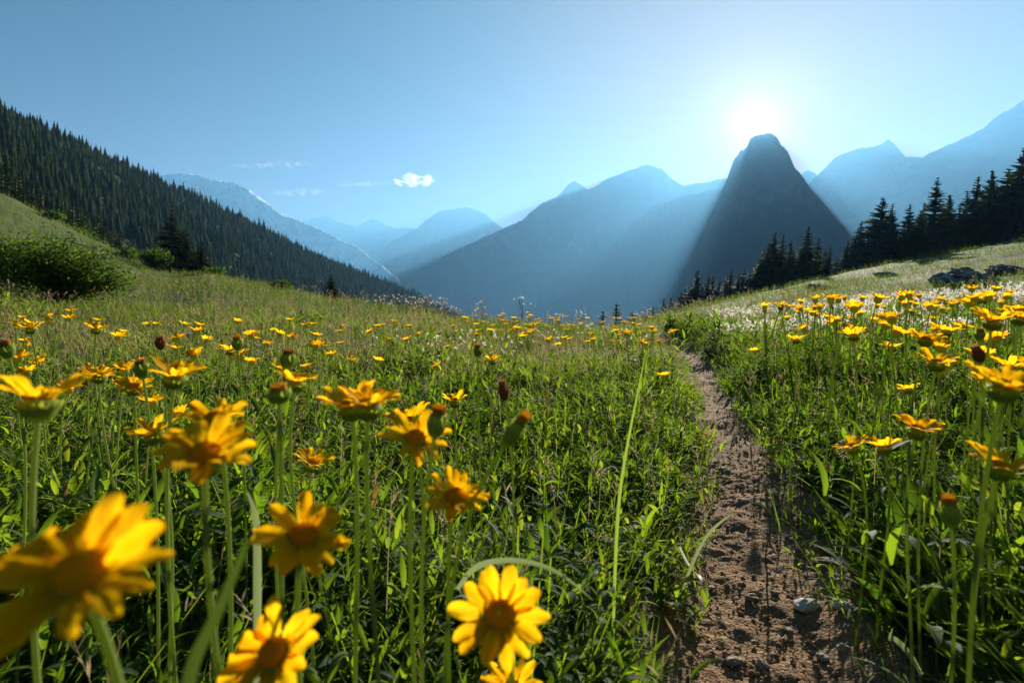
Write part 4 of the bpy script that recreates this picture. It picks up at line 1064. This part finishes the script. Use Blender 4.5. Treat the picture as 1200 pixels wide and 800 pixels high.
def cloud(px, py, wpx, hpx, n, label, Yd=26000):
    c = P(px, py, Yd); sx, sz = wpx / F * Yd / 2, hpx / F * Yd / 2; V, Q = [], []; b0 = 0
    for i in range(n):
        u = rnd.uniform(-1, 1); e = (1 - u * u) ** .5; r_ = sz * rnd.uniform(.25, .7) * (.4 + .6 * e)
        p_ = np.array([u * sx, rnd.uniform(-1, 1) * sz * 2, rnd.gauss(0, .35) * sz * e + .25 * sz * u])
        V.append(tpl * r_ * np.array([1.5, 1.5, .8]) + p_); Q.append(tf + b0); b0 += len(tpl)
    o = obj('cloud', mesh_np('cloud', np.concatenate(V), np.concatenate(Q), mats=(m,))); o.location = c
    return tag(o, label, 'cloud', kind='structure')


cloud(487, 212, 44, 14, 34, 'small white cloud over the far mountains')
cm = m; m = cm.copy(); m.name = 'thin_cloud_vapour'
for nd in m.node_tree.nodes:
    if nd.type == 'MATH' and nd.operation == 'MULTIPLY' and not nd.inputs[1].is_linked: nd.inputs[1].default_value = .075
cloud(318, 193, 95, 8, 70, 'thin wisp of cloud above the snow streaked mountain', 27000)
cloud(428, 216, 75, 6, 60, 'thin wisp of cloud left of the small white cloud', 27500)
cloud(535, 223, 46, 4, 40, 'faint wisp of cloud right of the small white cloud', 28000)
cloud(345, 226, 70, 10, 50, 'faint low cloud beside the snow streaked mountain', 28500)

# ------------------------------------------------------------------ haze
HB = (-17500, -17000, -560, 17500, 17500, 1480)
x0, y0, z0, x1, y1, z1 = HB
hv = [(x0, y0, z0), (x1, y0, z0), (x1, y1, z0), (x0, y1, z0), (x0, y0, z1), (x1, y0, z1), (x1, y1, z1), (x0, y1, z1)]
hm, nt, out = mat('valley_haze')
pv = nt.nodes.new('ShaderNodeVolumePrincipled')
pv.inputs['Color'].default_value = (.165, .44, .82, 1); pv.inputs['Density'].default_value = 1.35e-4; pv.inputs['Anisotropy'].default_value = .35
nt.links.new(pv.outputs[0], out.inputs['Volume'])
tag(obj('haze', mesh_np('haze', hv, [(0, 3, 2, 1), (4, 5, 6, 7), (0, 1, 5, 4), (1, 2, 6, 5), (2, 3, 7, 6), (3, 0, 4, 7)], smooth=False, mats=(hm,))), kind='stuff')

# ------------------------------------------------------------------ sky and sun
SD = Vector(((885 - CX) / F, 1, (HY - 146) / F)).normalized()
elev = math.asin(SD.z); azim = math.atan2(SD.x, SD.y)
W = bpy.data.worlds.new('World'); S.world = W; W.use_nodes = True
nt = W.node_tree; nt.nodes.clear(); L = nt.links.new
out = nt.nodes.new('ShaderNodeOutputWorld'); bg = N(nt, 'Background', Strength=.05)
sky = N(nt, 'TexSky', sky_type='NISHITA', sun_disc=False)
sky.sun_elevation = elev; sky.sun_rotation = azim; sky.altitude = 1800; sky.air_density = 1.0; sky.dust_density = .25; sky.ozone_density = 2.5
tc = N(nt, 'TexCoord'); dt = N(nt, 'VectorMath', operation='DOT_PRODUCT'); L(tc.outputs['Generated'], dt.inputs[0]); dt.inputs[1].default_value = SD
mxd = N(nt, 'Math', operation='MAXIMUM'); L(dt.outputs['Value'], mxd.inputs[0]); mxd.inputs[1].default_value = 0
pt_ = N(nt, 'Math', operation='POWER'); L(mxd.outputs[0], pt_.inputs[0]); pt_.inputs[1].default_value = 5
tm_ = N(nt, 'Mix', data_type='RGBA'); L(pt_.outputs[0], tm_.inputs['Factor']); tm_.inputs['A'].default_value = (.03, .14, .215, 1); tm_.inputs['B'].default_value = (.26, .14, .11, 1)
tn_ = N(nt, 'VectorMath', operation='MULTIPLY'); L(sky.outputs[0], tn_.inputs[0]); L(tm_.outputs['Result'], tn_.inputs[1])
acc = tn_.outputs[0]
for ex, amp, colr in ((60000, 600, (1, .97, .90)), (7000, 5, (1, .97, .92)), (1500, 2.6, (1, .96, .9)), (420, 1.3, (1, .95, .88)), (140, .9, (1, .84, .70)), (24, .6, (1, .66, .42)), (14, 1.25, (1, .50, .16)), (5, .16, (1, .7, .3))):
    pw = N(nt, 'Math', operation='POWER'); L(mxd.outputs[0], pw.inputs[0]); pw.inputs[1].default_value = ex
    sc_ = N(nt, 'VectorMath', operation='SCALE'); sc_.inputs[0].default_value = tuple(amp * k for k in colr); L(pw.outputs[0], sc_.inputs['Scale'])
    ad = N(nt, 'VectorMath', operation='ADD'); L(acc, ad.inputs[0]); L(sc_.outputs[0], ad.inputs[1]); acc = ad.outputs[0]
sz_ = N(nt, 'SeparateXYZ'); L(tc.outputs['Generated'], sz_.inputs[0])
h1 = N(nt, 'Math', operation='SUBTRACT', use_clamp=True); h1.inputs[0].default_value = 1; L(sz_.outputs['Z'], h1.inputs[1])
h2 = N(nt, 'Math', operation='POWER'); L(h1.outputs[0], h2.inputs[0]); h2.inputs[1].default_value = 7
h3 = N(nt, 'VectorMath', operation='SCALE'); h3.inputs[0].default_value = (3.0, 1.05, .30); L(h2.outputs[0], h3.inputs['Scale'])
h4 = N(nt, 'VectorMath', operation='ADD'); L(acc, h4.inputs[0]); L(h3.outputs[0], h4.inputs[1]); acc = h4.outputs[0]
L(acc, bg.inputs[0]); L(bg.outputs[0], out.inputs[0])

sl_ = bpy.data.lights.new('sun', 'SUN'); sl_.energy = 5.0; sl_.angle = math.radians(.53); sl_.color = (1, .90, .72)
so = bpy.data.objects.new('sun', sl_); COL.objects.link(so); so.location = SD * 50; so.rotation_euler = SD.to_track_quat('Z', 'Y').to_euler()

# ------------------------------------------------------------------ camera and render
cam = bpy.data.cameras.new('camera'); co = bpy.data.objects.new('camera', cam); COL.objects.link(co)
co.location = (0, 0, EYE); co.rotation_euler = (PI / 2, 0, 0)
cam.sensor_width = 36; cam.lens = 36 * F / 1200; cam.shift_y = -(400 - HY) / 1200
cam.clip_start = .02; cam.clip_end = 80000
cam.dof.use_dof = True; cam.dof.focus_distance = 2.2; cam.dof.aperture_fstop = 6.3
S.camera = co
S.view_settings.view_transform = 'Standard'; S.view_settings.look = 'None'; S.view_settings.gamma = 1; S.view_settings.use_curve_mapping = False
S.view_settings.exposure = 2.12
cy = S.cycles
cy.use_denoising = True; cy.denoiser = 'OPENIMAGEDENOISE'; cy.denoising_input_passes = 'RGB_ALBEDO_NORMAL'
cy.max_bounces = 7; cy.diffuse_bounces = 3; cy.glossy_bounces = 2; cy.transmission_bounces = 4; cy.transparent_max_bounces = 12; cy.volume_bounces = 0
cy.sample_clamp_indirect = 4.0; cy.use_adaptive_sampling = False
cy.caustics_reflective = False; cy.caustics_refractive = False
